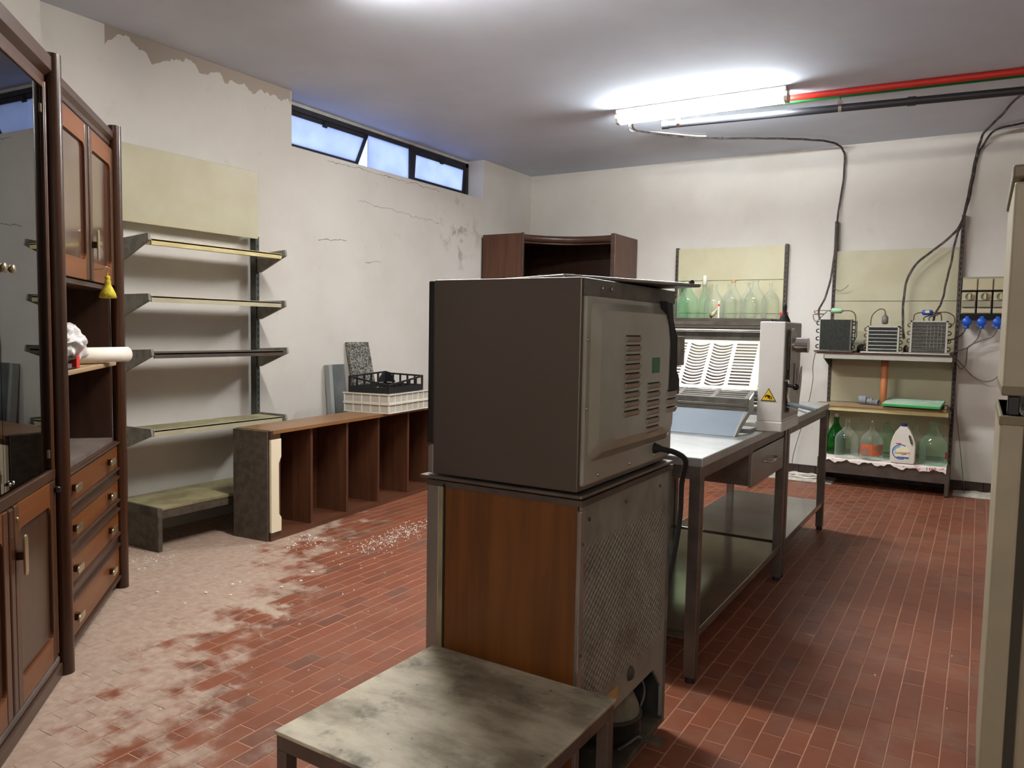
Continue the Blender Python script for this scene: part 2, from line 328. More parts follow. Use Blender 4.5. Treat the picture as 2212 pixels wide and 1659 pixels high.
# ------------------------------------------------------------------ mesh builder
WM = {}
class MB:
    def __init__(s): s.v = []; s.f = []; s.sm = []
    def add(s, vs, fs, smooth=False):
        b = len(s.v); s.v += [tuple(v) for v in vs]
        for f in fs: s.f.append(tuple(b+i for i in f)); s.sm.append(smooth)
        return s
    def box(s, x0, x1, y0, y1, z0, z1):
        return s.add([(x0,y0,z0),(x1,y0,z0),(x1,y1,z0),(x0,y1,z0),(x0,y0,z1),(x1,y0,z1),(x1,y1,z1),(x0,y1,z1)],
                     [(0,3,2,1),(4,5,6,7),(0,1,5,4),(1,2,6,5),(2,3,7,6),(3,0,4,7)])
    def prism(s, poly, axis, a, b):
        # poly in the two other axes in cyclic order: x:(y,z) y:(z,x)->given as (x,z) z:(x,y)
        def P(u, v, w): return {'x': (w, u, v), 'y': (u, w, v), 'z': (u, v, w)}[axis]
        n = len(poly); area = sum(poly[i][0]*poly[(i+1) % n][1]-poly[(i+1) % n][0]*poly[i][1] for i in range(n))
        if (area < 0) != (axis == 'y'): poly = poly[::-1]
        vs = [P(u, v, a) for u, v in poly] + [P(u, v, b) for u, v in poly]
        fs = [tuple(range(n))[::-1], tuple(range(n, 2*n))] + [(i, (i+1) % n, n+(i+1) % n, n+i) for i in range(n)]
        return s.add(vs, fs)
    def cyl(s, p0, p1, r, seg=16, r2=None, cap=True):
        p0, p1 = Vector(p0), Vector(p1); d = (p1-p0).normalized(); a = d.orthogonal().normalized(); b = d.cross(a); r2 = r if r2 is None else r2
        c = [(math.cos(2*PI*i/seg), math.sin(2*PI*i/seg)) for i in range(seg)]
        vs = [p0+a*x*r+b*y*r for x, y in c]+[p1+a*x*r2+b*y*r2 for x, y in c]
        s.add(vs, [(i, (i+1) % seg, seg+(i+1) % seg, seg+i) for i in range(seg)], True)
        if cap: s.add(vs[:seg], [tuple(range(seg))[::-1]]); s.add(vs[seg:], [tuple(range(seg))])
        return s
    def tube(s, pts, r, seg=8, cap=True, sub=4):
        P = smooth_path([Vector(p) for p in pts], sub) if sub > 1 and len(pts) > 2 else [Vector(p) for p in pts]
        t = (P[1]-P[0]).normalized(); a = t.orthogonal().normalized(); rings = []
        for i, p in enumerate(P):
            t = (P[min(i+1, len(P)-1)]-P[max(i-1, 0)]).normalized()
            a = (a-t*a.dot(t)).normalized(); b = t.cross(a)
            rings.append([p+(a*math.cos(2*PI*k/seg)+b*math.sin(2*PI*k/seg))*r for k in range(seg)])
        vs = [v for q in rings for v in q]
        fs = [(i*seg+k, i*seg+(k+1) % seg, (i+1)*seg+(k+1) % seg, (i+1)*seg+k) for i in range(len(P)-1) for k in range(seg)]
        s.add(vs, fs, True)
        if cap: s.add(rings[0], [tuple(range(seg))[::-1]]); s.add(rings[-1], [tuple(range(seg))])
        return s
    def lathe(s, prof, c=(0, 0, 0), seg=24, axis='z', smooth=True):
        c = Vector(c); rings = []
        for r, h in prof:
            q = []
            for k in range(seg):
                x, y = r*math.cos(2*PI*k/seg), r*math.sin(2*PI*k/seg)
                q.append(c+Vector({'z': (x, y, h), 'x': (h, x, y), 'y': (x, -h if False else h, y)}[axis]))
            rings.append(q)
        n = len(prof); vs = [v for q in rings for v in q]
        fl = axis == 'y'
        fs = [(i*seg+k, i*seg+(k+1) % seg, (i+1)*seg+(k+1) % seg, (i+1)*seg+k) for i in range(n-1) for k in range(seg)]
        if fl: fs = [f[::-1] for f in fs]
        return s.add(vs, fs, smooth)
    def sphere(s, c, r, seg=16, rings=10, sz=(1, 1, 1)):
        c = Vector(c); vs = [c+Vector((0, 0, -r*sz[2]))]
        for i in range(1, rings):
            th = PI*i/rings-PI/2
            for k in range(seg): vs.append(c+Vector((r*sz[0]*math.cos(th)*math.cos(2*PI*k/seg), r*sz[1]*math.cos(th)*math.sin(2*PI*k/seg), r*sz[2]*math.sin(th))))
        vs.append(c+Vector((0, 0, r*sz[2]))); L = len(vs)-1
        fs = [(0, 1+(k+1) % seg, 1+k) for k in range(seg)]
        for i in range(rings-2): fs += [(1+i*seg+k, 1+i*seg+(k+1) % seg, 1+(i+1)*seg+(k+1) % seg, 1+(i+1)*seg+k) for k in range(seg)]
        fs += [(L, 1+(rings-2)*seg+k, 1+(rings-2)*seg+(k+1) % seg) for k in range(seg)]
        return s.add(vs, fs, True)
    def quad(s, a, b, c, d): return s.add([a, b, c, d], [(0, 1, 2, 3)])
    def slab(s, quad4, t):
        # thickened quad; thickness goes against its normal
        q = [Vector(v) for v in quad4]; n = (q[1]-q[0]).cross(q[2]-q[0]).normalized()
        lo = [v-n*t for v in q]
        return s.add(q+lo, [(0, 1, 2, 3), (7, 6, 5, 4)]+[(i, i+4, (i+1) % 4+4, (i+1) % 4) for i in range(4)])
    def xform(s, mat):
        s.v = [tuple(mat @ Vector(v)) for v in s.v]; return s
    def mesh(s, name):
        me = bpy.data.meshes.new(name); me.from_pydata(s.v, [], s.f); me.polygons.foreach_set('use_smooth', s.sm); me.update(); return me
    def build(s, name, mt, parent=None, bevel=0, local=False):
        me = s.mesh(name); o = bpy.data.objects.new(name, me); COL.objects.link(o)
        me.materials.append(M[mt] if isinstance(mt, str) else mt)
        if parent is not None:
            wm, loc = WM[parent.name]
            if not (loc or local): me.transform(wm.inverted())
            o.parent = parent; WM[o.name] = (wm, loc)
        else: WM[o.name] = (Matrix.Identity(4), False)
        if bevel:
            b = o.modifiers.new('bevel', 'BEVEL'); b.width = bevel; b.segments = 2; b.limit_method = 'ANGLE'; b.angle_limit = math.radians(40)
        return o
def smooth_path(P, sub):
    out = []
    for i in range(len(P)-1):
        p0 = P[max(i-1, 0)]; p1 = P[i]; p2 = P[i+1]; p3 = P[min(i+2, len(P)-1)]
        for k in range(sub):
            t = k/sub
            out.append(.5*((2*p1)+(p2-p0)*t+(2*p0-5*p1+4*p2-p3)*t*t+(3*p1-p0-3*p2+p3)*t**3))
    out.append(P[-1]); return out
def tag(o, label, cat, group=None, kind=None):
    if label: o['label'] = label
    if cat: o['category'] = cat
    if group: o['group'] = group
    if kind: o['kind'] = kind
    return o
def thing(name, label, cat, loc, rotz=0, group=None, local=False):
    o = bpy.data.objects.new(name, None); COL.objects.link(o); o.empty_display_size = .1
    o.location = loc; o.rotation_euler = (0, 0, rotz)
    WM[o.name] = (Matrix.Translation(loc) @ Matrix.Rotation(rotz, 4, 'Z'), local)
    return tag(o, label, cat, group)
def single(mb, name, mt, label, cat, group=None, kind=None, loc=None, bevel=0):
    o = mb.build(name, mt, None, bevel)
    if loc is not None:
        o.data.transform(Matrix.Translation(Vector(loc)).inverted()); o.location = loc
        WM[o.name] = (Matrix.Translation(loc), False)
    return tag(o, label, cat, group, kind)
def struct(mb, name, mt, label, parent=None):
    o = mb.build(name, mt, parent)
    if parent is None: tag(o, label, None, None, 'structure')
    return o
def dup(root, loc, rotz=0, label=None):
    r = root.copy(); COL.objects.link(r); r.location = loc; r.rotation_euler = (0, 0, rotz)
    if label: r['label'] = label
    for ch in list(root.children):
        c = ch.copy(); COL.objects.link(c); c.parent = r
        for g in ch.children:
            e = g.copy(); COL.objects.link(e); e.parent = c
    return r
def text_mesh(txt, size, ext=.0006):
    cu = bpy.data.curves.new('lettering', 'FONT'); cu.body = txt; cu.size = size; cu.align_x = 'CENTER'; cu.align_y = 'CENTER'; cu.extrude = ext; cu.resolution_u = 3
    o = bpy.data.objects.new('lettering_tmp', cu); COL.objects.link(o)
    dg = bpy.context.evaluated_depsgraph_get(); me = bpy.data.meshes.new_from_object(o.evaluated_get(dg))
    vs = [tuple(v.co) for v in me.vertices]; fs = [tuple(p.vertices) for p in me.polygons]
    bpy.data.objects.remove(o); bpy.data.curves.remove(cu); bpy.data.meshes.remove(me)
    return MB().add(vs, fs)

# ================================================================== STRUCTURE
T = .25
fl = struct(MB().box(XL-.3, XR+.2, YF-.2, YB+.2, -.25, -.0012), 'floor', 'grout', 'red terracotta tiled floor with pale joints, dusty at left')
struct(MB().box(XL-T-.05, XR+.2, YF-.2, YB+.2, ZC, ZC+.2), 'ceiling', 'ceiling', 'plain grey-white plaster ceiling')
wl = MB()
wl.box(XL-T, XL, YF, YB, 0-.004, 2.72)
wl.box(XL-T, XL, YF, 4.222, 2.72, ZC); wl.box(XL-T, XL, 6.872, YB, 2.72, ZC)
struct(wl, 'wall_left', 'wall_left', 'off-white plaster wall with a high strip window and unpainted upper edge')
struct(MB().box(XL, XL+.11, YF, 2.335, -.004, ZC), 'wall_left_pier', 'wall', 'white wall pier behind the dark wall unit')
struct(MB().box(XL-T, XR+.2, YB, YB+.2, -.004, ZC), 'wall_back', 'wall', 'white painted back wall behind the cream shelving')
struct(MB().box(XR, XR+.2, YF-.2, YB, -.004, ZC), 'wall_right', 'wall', 'white wall on the right beyond the refrigerator')
struct(MB().box(XL-T, XR, YF-.2, YF, -.004, ZC), 'wall_front', 'wall', 'white wall behind the viewer')

# skirting tiles along the back wall
bb = struct(MB().box(XL, XR, YB-.006, YB, -.004, .088), 'baseboard_back', 'void', 'dark brown skirting tiles along the back wall')
bt = MB().box(0, .150, 0, .010, 0, .084).mesh('skirting_tile'); bt.materials.append(M['baseboard'])
for i in range(int((1.0-XL)/.155)):
    o = bpy.data.objects.new('skirting_tile', bt); COL.objects.link(o); o.location = (XL+.003+i*.155, YB-.0145, .0005); o.parent = bb

# floor tiles: the nearest ones in view as single objects, the rest joined
tl_me = MB()
w, l, h, c = TPX-.0036, TPY-.0036, .008, .0012
tl_me.add([(0,0,-h),(w,0,-h),(w,l,-h),(0,l,-h),(0,0,-c),(w,0,-c),(w,l,-c),(0,l,-c),(c,c,0),(w-c,c,0),(w-c,l-c,0),(c,l-c,0)],
          [(0,1,5,4),(1,2,6,5),(2,3,7,6),(3,0,4,7),(4,5,9,8),(5,6,10,9),(6,7,11,10),(7,4,8,11),(8,9,10,11)])
tile_mesh = tl_me.mesh('tile'); tile_mesh.materials.append(M['tile'])
def inpoly(x, y, P):
    r = False; n = len(P)
    for i in range(n):
        x1, y1 = P[i]; x2, y2 = P[(i+1) % n]
        if (y1 > y) != (y2 > y) and x < (x2-x1)*(y-y1)/(y2-y1)+x1: r = not r
    return r
HID = [[(-50, 0), (-50, 1680), (0, 1640), (150, 1450), (275, 1265), (275, 0)], [(555, 1570), (930, 1390), (930, 900), (1450, 900), (1435, 1590), (1300, 1680), (555, 1680)],
       [(2140, 1700), (2170, 300), (2300, 300), (2300, 1700)], [(1440, 900), (1800, 900), (1780, 1140), (1500, 1480), (1440, 1480)], [(270, 1060), (270, 1190), (620, 1170), (920, 1065), (920, 900)]]
tiles = []
r0, r1 = math.floor((XL-TX0)/TPX), math.ceil((XR-TX0)/TPX)
for r in range(r0, r1+1):
    off = .5 if r % 2 else 0.0
    for q in range(math.floor((YF-TY0)/TPY)-1, math.ceil((YB-TY0)/TPY)+1):
        x = TX0+r*TPX; y = TY0+(q+off)*TPY
        if x < XL-.03 or x > XR-.02 or y < YF-.05 or y+l > YB+.01: continue
        pr = project((x+w/2, y+l/2, 0)); a = 0
        if pr and -10 < pr[0] < 2222 and pr[1] < 1680 and not any(inpoly(pr[0], pr[1], P) for P in HID): a = 1/pr[2]**3
        tiles.append((a, x, y))
tiles.sort(key=lambda t: -t[0])
for a, x, y in tiles[:300]:
    o = bpy.data.objects.new('tile', tile_mesh); COL.objects.link(o); o.parent = fl
    o.location = (x+.002, y+.002, random.uniform(-.0006, .0006)); o.rotation_euler = (random.uniform(-.004, .004), random.uniform(-.006, .006), 0)
rest = MB()
for a, x, y in tiles[300:]:
    dz = random.uniform(-.0006, .0006)
    rest.add([(v[0]+x+.002, v[1]+y+.002, v[2]+dz) for v in tl_me.v], tl_me.f)
o = rest.build('tile_field', 'tile', fl); o['kind'] = 'stuff'

# window: recessed steel frame with frosted panes, first sash tilted out
XF = XL-.205
wf = MB(); ft = .035
Y0, Y1, Z0, Z1 = 4.222, 6.872, 2.755, 3.105
wf.box(XF-.03, XF+.01, Y0, Y1, Z1-.04, Z1); wf.box(XF-.03, XF+.01, Y0, Y1, 2.72, Z0+.02)
wf.box(XF-.03, XF+.01, Y1-.05, Y1, Z0, Z1); wf.box(XF-.03, XF+.01, Y0, Y0+.04, Z0, Z1)
wf.box(XF-.03, XF+.015, 5.885, 5.94, Z0, Z1)
win = struct(wf, 'window_1', 'window_frame', 'narrow high window with dark steel frame and frosted panes')
struct(MB().box(XF-.02, XF, Y0, Y1, Z1, ZC), 'lintel_filler', 'sill', None, win)
def sash(y0, y1, tilt, name='sash'):
    f = MB(); t = .036; z0, z1 = Z0+.02, Z1-.04
    f.box(-.012, .012, y0, y1, z1-t-z1, 0).box(-.012, .012, y0, y1, z0-z1, z0-z1+t).box(-.012, .012, y0, y0+t, z0-z1, 0).box(-.012, .012, y1-t, y1, z0-z1, 0)
    p = MB().box(-.003, .003, y0+t-.004, y1-t+.004, z0-z1+t-.004, -t+.004)
    R = Matrix.Translation((XF, 0, z1)) @ Matrix.Rotation(tilt, 4, 'Y')
    s = f.xform(R).build(name, 'window_frame', win); p.xform(R).build('pane', 'frosted', s)
    k = MB().box(.01, .03, (y0+y1)/2-.02, (y0+y1)/2+.02, -.05, -.005).xform(R).build('hinge', 'window_frame', s)
sash(Y0+.03, 5.30, math.radians(27))
MB().box(XF-.012, XF-.006, 5.31, 5.885, Z0+.02, Z1-.04).build('pane', 'frosted', win)
sash(5.945, Y1-.05, math.radians(4))
struct(MB().box(XF-.05, XL-.001, Y0+.001, Y1-.001, 2.70, 2.724), 'sill', 'sill', None, win)

# ================================================================== LAMPS AND CONDUITS
def ceiling_lamp(loc, label):
    t = thing('fluorescent_lamp', label, 'lamp', loc, 0, 'fluorescent ceiling lamps', local=True)
    L = .66
    MB().box(-L, L, -.062, .062, -.040, 0).build('housing', 'lamp_body', t, .006)
    prof = [(-.058, -.040), (-.056, -.072), (-.040, -.098), (0, -.106), (.040, -.098), (.056, -.072), (.058, -.040)]
    MB().prism([(y, z) for y, z in prof], 'x', -L+.02, L-.02).build('diffuser', 'lamp', t)
    for s in (-1, 1):
        a, b = sorted((s*(L-.02), s*(L+.006)))
        MB().prism([(y*1.06, z*1.03+.001) for y, z in prof], 'x', a, b).build('end_cap', 'lamp_clip', t)
    for x in (-.5, 0, .5):
        for s in (-1, 1):
            MB().box(x-.012, x+.012, s*.062-.004, s*.062+.004, -.058, -.025).build('clip', 'lamp_clip', t)
    return t
lamp1 = ceiling_lamp((-1.94, 5.87, ZC), 'lit fluorescent ceiling lamp above the red conduit and black pipe')
lamp2 = dup(lamp1, (-2.20, 2.95, ZC), 0, 'fluorescent ceiling lamp above the wall unit, nearer than the one in view')
lamp3 = dup(lamp1, (.8, -3.2, ZC), 0, 'fluorescent ceiling lamp behind the viewer')

for ch in list(lamp2.children)+list(lamp3.children):
    if ch.name.startswith('diffuser'): ch.material_slots[0].link = 'OBJECT'; ch.material_slots[0].material = M['lamp_warm']

t = thing('black_pipe', 'black plastic pipe with metal clamps running under the ceiling', 'pipe', (-2.27, 5.95, 3.013))
A, B_ = Vector((-2.27, 5.99, 3.012)), Vector((2.3, 6.50, 3.012)); dv = (B_-A).normalized()
MB().cyl(A, B_, .0275, 20).build('tube', 'black_pipe', t)
for d in (.0, 1.75, 2.9): MB().cyl(A+dv*d, A+dv*(d+.055), .0325, 20).build('coupling', 'black_pipe', t)
for d in (.12, 1.30):
    p = A+dv*d
    MB().cyl(p, p+dv*.022, .030, 20).cyl(p+dv*.011+Vector((0, 0, .026)), p+dv*.011+Vector((0, 0, .119)), .004, 8).box(p.x-.005, p.x+.03, p.y-.012, p.y+.012, p.z+.02, p.z+.05).build('clamp', 'chrome', t)
t = thing('red_conduit', 'red corrugated conduit fixed along the ceiling beside the lamp', 'conduit', (-1.28, 6.06, 3.1))
A, B_ = Vector((-1.30, 6.055, ZC-.0235)), Vector((2.3, 6.305, ZC-.0235)); dv = (B_-A).normalized()
MB().cyl(A, B_, .0225, 16).build('tube', 'red_dark', t)
for d in (.28, .72, 1.2): MB().cyl(A+dv*d, A+dv*(d+.012), .022, 16).build('clip', 'lamp_clip', t)
t = thing('green_conduit', 'thin green conduit running beside the red one on the ceiling', 'conduit', (-2.4, 5.97, 3.1))
A, B_ = Vector((-2.45, 6.078, ZC-.024)), Vector((2.3, 6.41, ZC-.024))
MB().cyl(A, B_, .011, 12).build('tube', 'green_pipe', t)

def strands(name, pts, label, mt='cable', r=.006, n=3, ties=(), sp=.008, cat='cable', group=None):
    t = thing(name, label, cat, pts[-1], 0, group)
    P = smooth_path([Vector(p) for p in pts], 6)
    for k in range(n):
        ph = 2*PI*k/n; q = []
        for i, p in enumerate(P):
            a = ph+i*.35; q.append(p+Vector((math.cos(a)*sp, -abs(math.sin(a))*sp*.7, math.sin(a)*sp)))
        MB().tube(q, r, 7, sub=1).build('strand', mt, t)
    for i in ties:
        p = P[min(i, len(P)-1)]; MB().sphere(p, r*2.3, 10, 6).build('tie', 'black', t)
    return t
strands('cable_bundle', [(-2.50,5.93,3.05),(-2.60,6.25,3.07),(-2.502,6.603,3.103),(-2.323,6.824,3.103),(-2.074,6.970,3.100),(-1.788,7.135,3.103),(-1.572,7.246,3.100),(-1.402,7.389,3.103),(-1.269,7.533,3.103),(-1.202,7.70,3.095),(-1.180,7.835,3.060),(-1.172,7.844,3.0),(-1.175,7.844,2.802),(-1.198,7.844,2.590),(-1.206,7.80,2.419),(-1.205,7.75,2.151),(-1.228,7.70,1.852),(-1.265,7.65,1.679),(-1.290,7.56,1.592),(-1.26,7.45,1.50)],
        'dark cable bundle from the lamp down the wall to the left condenser coil', ties=(24, 36, 48, 57, 66, 74, 84, 96), r=.0042, sp=.006)
MB_white = MB().tube([(-2.52,5.92,3.035),(-2.63,6.22,3.06),(-2.52,6.59,3.118),(-2.30,6.83,3.118),(-2.2,6.9,3.118)], .006, 8)
single(MB_white, 'white_cable', 'cable_white', 'short white cable leaving the left end of the lit lamp', 'cable', loc=(-2.52, 5.92, 3.035))
strands('cable_bundle', [(0.55,6.10,3.10),(0.172,6.686,3.10),(0.037,7.294,3.10),(-0.061,7.70,3.09),(-0.092,7.83,3.04),(-0.119,7.84,2.907),(-0.138,7.835,2.752),(-0.162,7.82,2.557),(-0.191,7.74,2.36),(-0.249,7.724,2.252),(-0.383,7.724,2.126),(-0.504,7.724,2.021),(-0.581,7.724,1.889),(-0.606,7.72,1.717),(-0.603,7.68,1.511),(-0.58,7.60,1.34)],
        'dark cable bundle looping across the cream panel to the middle condenser coil', ties=(20, 30, 36, 42, 48), n=3, r=.0045, sp=.007)
strands('cable_bundle', [(0.60,7.45,3.11),(0.205,7.62,3.11),(0.012,7.76,3.105),(-0.075,7.85,3.0),(-0.107,7.85,2.907),(-0.126,7.845,2.752),(-0.150,7.83,2.557),(-0.182,7.77,2.40),(-0.205,7.74,2.30),(-0.232,7.724,2.191),(-0.256,7.724,1.994),(-0.281,7.724,1.855),(-0.299,7.724,1.715),(-0.322,7.70,1.626),(-0.34,7.60,1.58),(-0.36,7.52,1.48)],
        'dark cable bundle hanging straight down to the right condenser coil', ties=(40, 58, 66, 76), n=3, r=.004, sp=.006)

# ================================================================== WALL UNIT (two cabinets side by side, angled)
CP, CR = (-2.984, 1.575, 0), math.radians(136.85)
def pull(parent, x, z, y=0.0, horizontal=True):
    k = MB().box(x-.012, x+.012, y-.020, y, z-.014, z+.014).build('pull_base', 'dark_wood', parent, .002, True)
    q = []
    for i in range(20):
        a = 2*PI*i/20; cx = .030 if horizontal else 0; cz = 0 if horizontal else .052
        q.append((x+.016*math.cos(a)+cx*(1 if math.cos(a) > 0 else -1)*(1 if horizontal else 0), z+.016*math.sin(a)+cz*(1 if math.sin(a) > 0 else -1)*(0 if horizontal else 1)))
    MB().prism(q, 'y', y-.027, y-.020).build('pull_plate', 'brass', k, .002, True)
# right cabinet: doors above, niche, drawers
t = thing('drawer_cabinet', 'dark wood cabinet with orange doors above an open niche and four drawers', 'cabinet', CP, CR, local=True)
x0, x1, D = .028, .990, .42
MB().box(x0, x0+.02, .012, D, .0, 2.24).build('side_panel', 'inner_wood', t)
MB().box(x1-.02, x1, .012, D, .0, 2.24).build('side_panel', 'inner_wood', t)
MB().box(x0, x1, D-.012, D, .06, 2.24).build('back_panel', 'inner_wood', t)
MB().box(x0, x1, .02, D, .0, .065).build('plinth', 'dark_wood_x', t)
MB().box(x0+.02, x1-.02, .005, D-.012, .762, .782).build('counter', 'dust_and_lit_back', t)
MB().box(x0+.02, x1-.02, -.02, D-.012, 1.145, 1.165).build('shelf', 'plank', t, .004)
MB().box(x0+.02, x1-.02, .0, D-.012, 1.515, 1.535).build('upper_floor', 'dark_wood_x', t)
MB().box(x0, x1, -.004, D, 2.225, 2.245).build('top_board', 'dark_wood_x', t)
cr = MB().prism([(-.004, 2.245), (-.020, 2.262), (-.020, 2.292), (.06, 2.292), (.06, 2.245)], 'x', x0, x1).build('crown', 'dark_wood_x', t)
MB().box(x0, x1, .0, .012, 2.205, 2.226).build('top_rail', 'dark_wood_x', t)
MB().cyl((1.018, -.020, 0), (1.018, -.020, 2.325), .030, 24).build('post', 'dark_wood', t)
MB().box(.990, 1.018, .012, .05, 0, 2.3).build('post_backing', 'dark_wood', t)
def cab_door(parent, a, b, z0, z1, pm='panel_wood'):
    d = MB().box(a, b, .001, .006, z0, z1).build('door', 'orange_wood_z', parent)
    for sa in (a, b-.045): MB().box(sa, sa+.045, -.016, .001, z0, z1).build('stile', 'orange_wood_z', d, .004, True)
    # rails with rounded inner corners
    for (zb, zt, s) in ((z1-.085, z1, 1), (z0, z0+.085, -1)):
        i0, i1 = a+.045, b-.045
        if s == 1: poly = [(i0, zt), (i1, zt), (i1, zb-.03)] + [(i1-.03*(1-math.cos(u))-.0, zb-.03+.03*math.sin(u)) for u in (PI/8, PI/4, 3*PI/8, PI/2)] + [(i0+.03*(1-math.sin(u)), zb-.03+.03*math.cos(u)) for u in (0, PI/8, PI/4, 3*PI/8)] + [(i0, zb-.03)]
        else: poly = [(i0, zb), (i1, zb), (i1, zt+.03)] + [(i1-.03*(1-math.cos(u)), zt+.03-.03*math.sin(u)) for u in (PI/8, PI/4, 3*PI/8, PI/2)] + [(i0+.03*(1-math.sin(u)), zt+.03-.03*math.cos(u)) for u in (0, PI/8, PI/4, 3*PI/8)] + [(i0, zt+.03)]
        MB().prism(poly, 'y', -.014, .001).build('rail', 'orange_wood', d, .002, True)
    MB().box(a+.045, b-.045, -.004, .001, z0+.04, z1-.04).build('panel', pm, d, 0, True)
    return d
d1 = cab_door(t, x0+.003, .515, 1.54, 2.205)
MB().cyl((.530, -.010, 1.54), (.530, -.010, 2.205), .011, 12).build('door_moulding', 'dark_wood', t)
d2 = cab_door(t, .545, x1-.003, 1.54, 2.205)
pull(d2, .570, 1.70, -.016, False)
for (a, b) in ((.632, .738), (.470, .568), (.300, .405), (.080, .222)):
    d = MB().box(x0+.008, x1-.008, -.014, .02, a, b).build('drawer', 'orange_wood', t, .003)
    for px in (.18, .78): pull(d, px, (a+b)/2+.005, -.014, True)
for (a, b) in ((.742, .764), (.573, .628), (.410, .466), (.228, .296), (.055, .076)):
    MB().box(x0, x1, -.010, .02, a, b).build('moulding', 'dark_wood_x', t, .004)
    zc = (a+b)/2
    for zq in ((b-.005, a+.005) if b-a > .03 else (zc,)):
        MB().prism([(-.010, zq-.009), (-.024, zq-.004), (-.024, zq+.004), (-.010, zq+.009)], 'x', x0, x1).build('moulding', 'dark_wood_x', t, .002)
drawer_cab = t
# left cabinet: glass doors above, panelled doors below
t = thing('display_cabinet', 'dark wood display cabinet with smoked glass doors above panelled lower doors', 'cabinet', CP, CR, local=True)
a0, a1 = -1.03, -.030
MB().box(a1-.02, a1, .012, .44, 0, 2.26).build('side_panel', 'inner_wood', t)
MB().box(a0, a0+.02, .012, .44, 0, 2.26).build('side_panel', 'inner_wood', t)
MB().box(a0, a1, .428, .44, .05, 2.26).build('back_panel', 'inner_wood', t)
MB().box(a0, a1, -.022, .44, 0, .055).build('plinth', 'dark_wood_x', t, .006)
MB().box(a0, a1, -.012, .44, .055, .082).build('plinth_moulding', 'dust_and_lit_back', t, .006)
MB().box(a0+.02, a1-.02, .004, .428, .775, .795).build('middle_floor', 'inner_wood', t)
MB().box(a0, a1, -.012, .02, .768, .808).build('middle_rail', 'dark_wood_x', t, .004)
for z in (1.25, 1.72): MB().box(a0+.02, a1-.02, .06, .428, z, z+.008).build('inner_shelf', 'cab_glass', t)
MB().box(a0, a1, -.004, .44, 2.235, 2.26).build('top_board', 'dark_wood_x', t)
MB().prism([(-.006, 2.248), (-.030, 2.268), (-.030, 2.318), (.08, 2.318), (.08, 2.248)], 'x', a0, a1).build('crown', 'dark_wood_x', t)
MB().box(a0, a1, -.006, .015, 2.222, 2.25).build('top_rail', 'dark_wood_x', t)
for px in (0.0, -1.055): MB().cyl((px, -.022, 0), (px, -.022, 2.335), .031, 24).build('post', 'dark_wood', t)
MB().box(-.030, .0, .012, .05, 0, 2.3).build('post_backing', 'dark_wood', t)
MB().cyl((-.052, -.004, .10), (-.052, -.004, 2.22), .011, 10).build('door_moulding', 'orange_wood_z', t)
def glass_door(a, b, knob, right):
    z0, z1 = .812, 2.218
    d = MB().box(a, b, -.006, -.001, z0+.008, z1-.008).build('glass_door', 'cab_glass', t)
    MB().box(a+.004, b-.004, -.012, .004, z1-.022, z1).build('top_edge', 'orange_wood_z', d, .003, True)
    if right: MB().box(b-.075, b, .002, .016, z0, z1).build('dark_border', 'black_gloss', d, .004, True); MB().box(b-.006, b+.003, -.012, .004, z0, z1).build('edge_strip', 'orange_wood_z', d, .002, True)
    MB().lathe([(.0, -.040), (.012, -.040), (.015, -.034), (.012, -.026), (.006, -.022), (.006, -.014), (.012, -.012), (0, -.006)], (knob, -.0, 1.52), 16, 'y').build('knob', 'brass', d, 0, True)
    for z in (.87, 2.12): MB().box(b-.03, b-.018, -.010, -.006, z-.015, z+.015).build('hinge', 'brass', d, 0, True)
    for kx in (a+.03, a+.06): MB().lathe([(0, -.016), (.006, -.014), (.007, -.008), (0, -.006)], (kx, 0, .84), 10, 'y').build('stud', 'chrome', d, 0, True)
glass_door(-.536, -.066, -.500, True); glass_door(-1.005, -.540, -.575, False)
d = cab_door(t, -.490, -.066, .092, .765, 'panel_low'); pull(d, -.468, .60, -.016, False)
MB().lathe([(0, -.022), (.006, -.020), (.007, -.016), (0, -.014)], (-.470, 0, .72), 12, 'y').build('lock', 'brass', d, 0, True)
cab_door(t, -1.005, -.545, .092, .765, 'panel_low')
MB().box(-.540, -.495, -.018, .004, .092, .765).build('door_moulding', 'dark_wood', t, .008)
MB().sphere((-.062, -.024, .732), .014, 12, 8).build('bumper', 'black_gloss', t)

# key with tassel hanging from the cabinet door
t = thing('key_tassel', 'yellow tassel hanging from a small brass key in the cabinet door', 'tassel', CP, CR, local=True)
MB().tube([(.590, -.016, 1.595), (.590, -.045, 1.595), (.596, -.062, 1.606), (.606, -.070, 1.600), (.604, -.066, 1.585)], .003, 8).build('key', 'brass', t)
MB().tube([(.604, -.066, 1.588), (.604, -.066, 1.566)], .002, 6, sub=1).build('cord', 'tassel', t)
MB().lathe([(0, 1.570), (.010, 1.566), (.012, 1.558), (.009, 1.549), (.012, 1.545), (.014, 1.537), (.012, 1.530), (.022, 1.512), (.032, 1.490), (.037, 1.470), (.030, 1.467), (0, 1.470)], (.604, -.066, 0), 20).build('tassel_fringe', 'tassel', t)

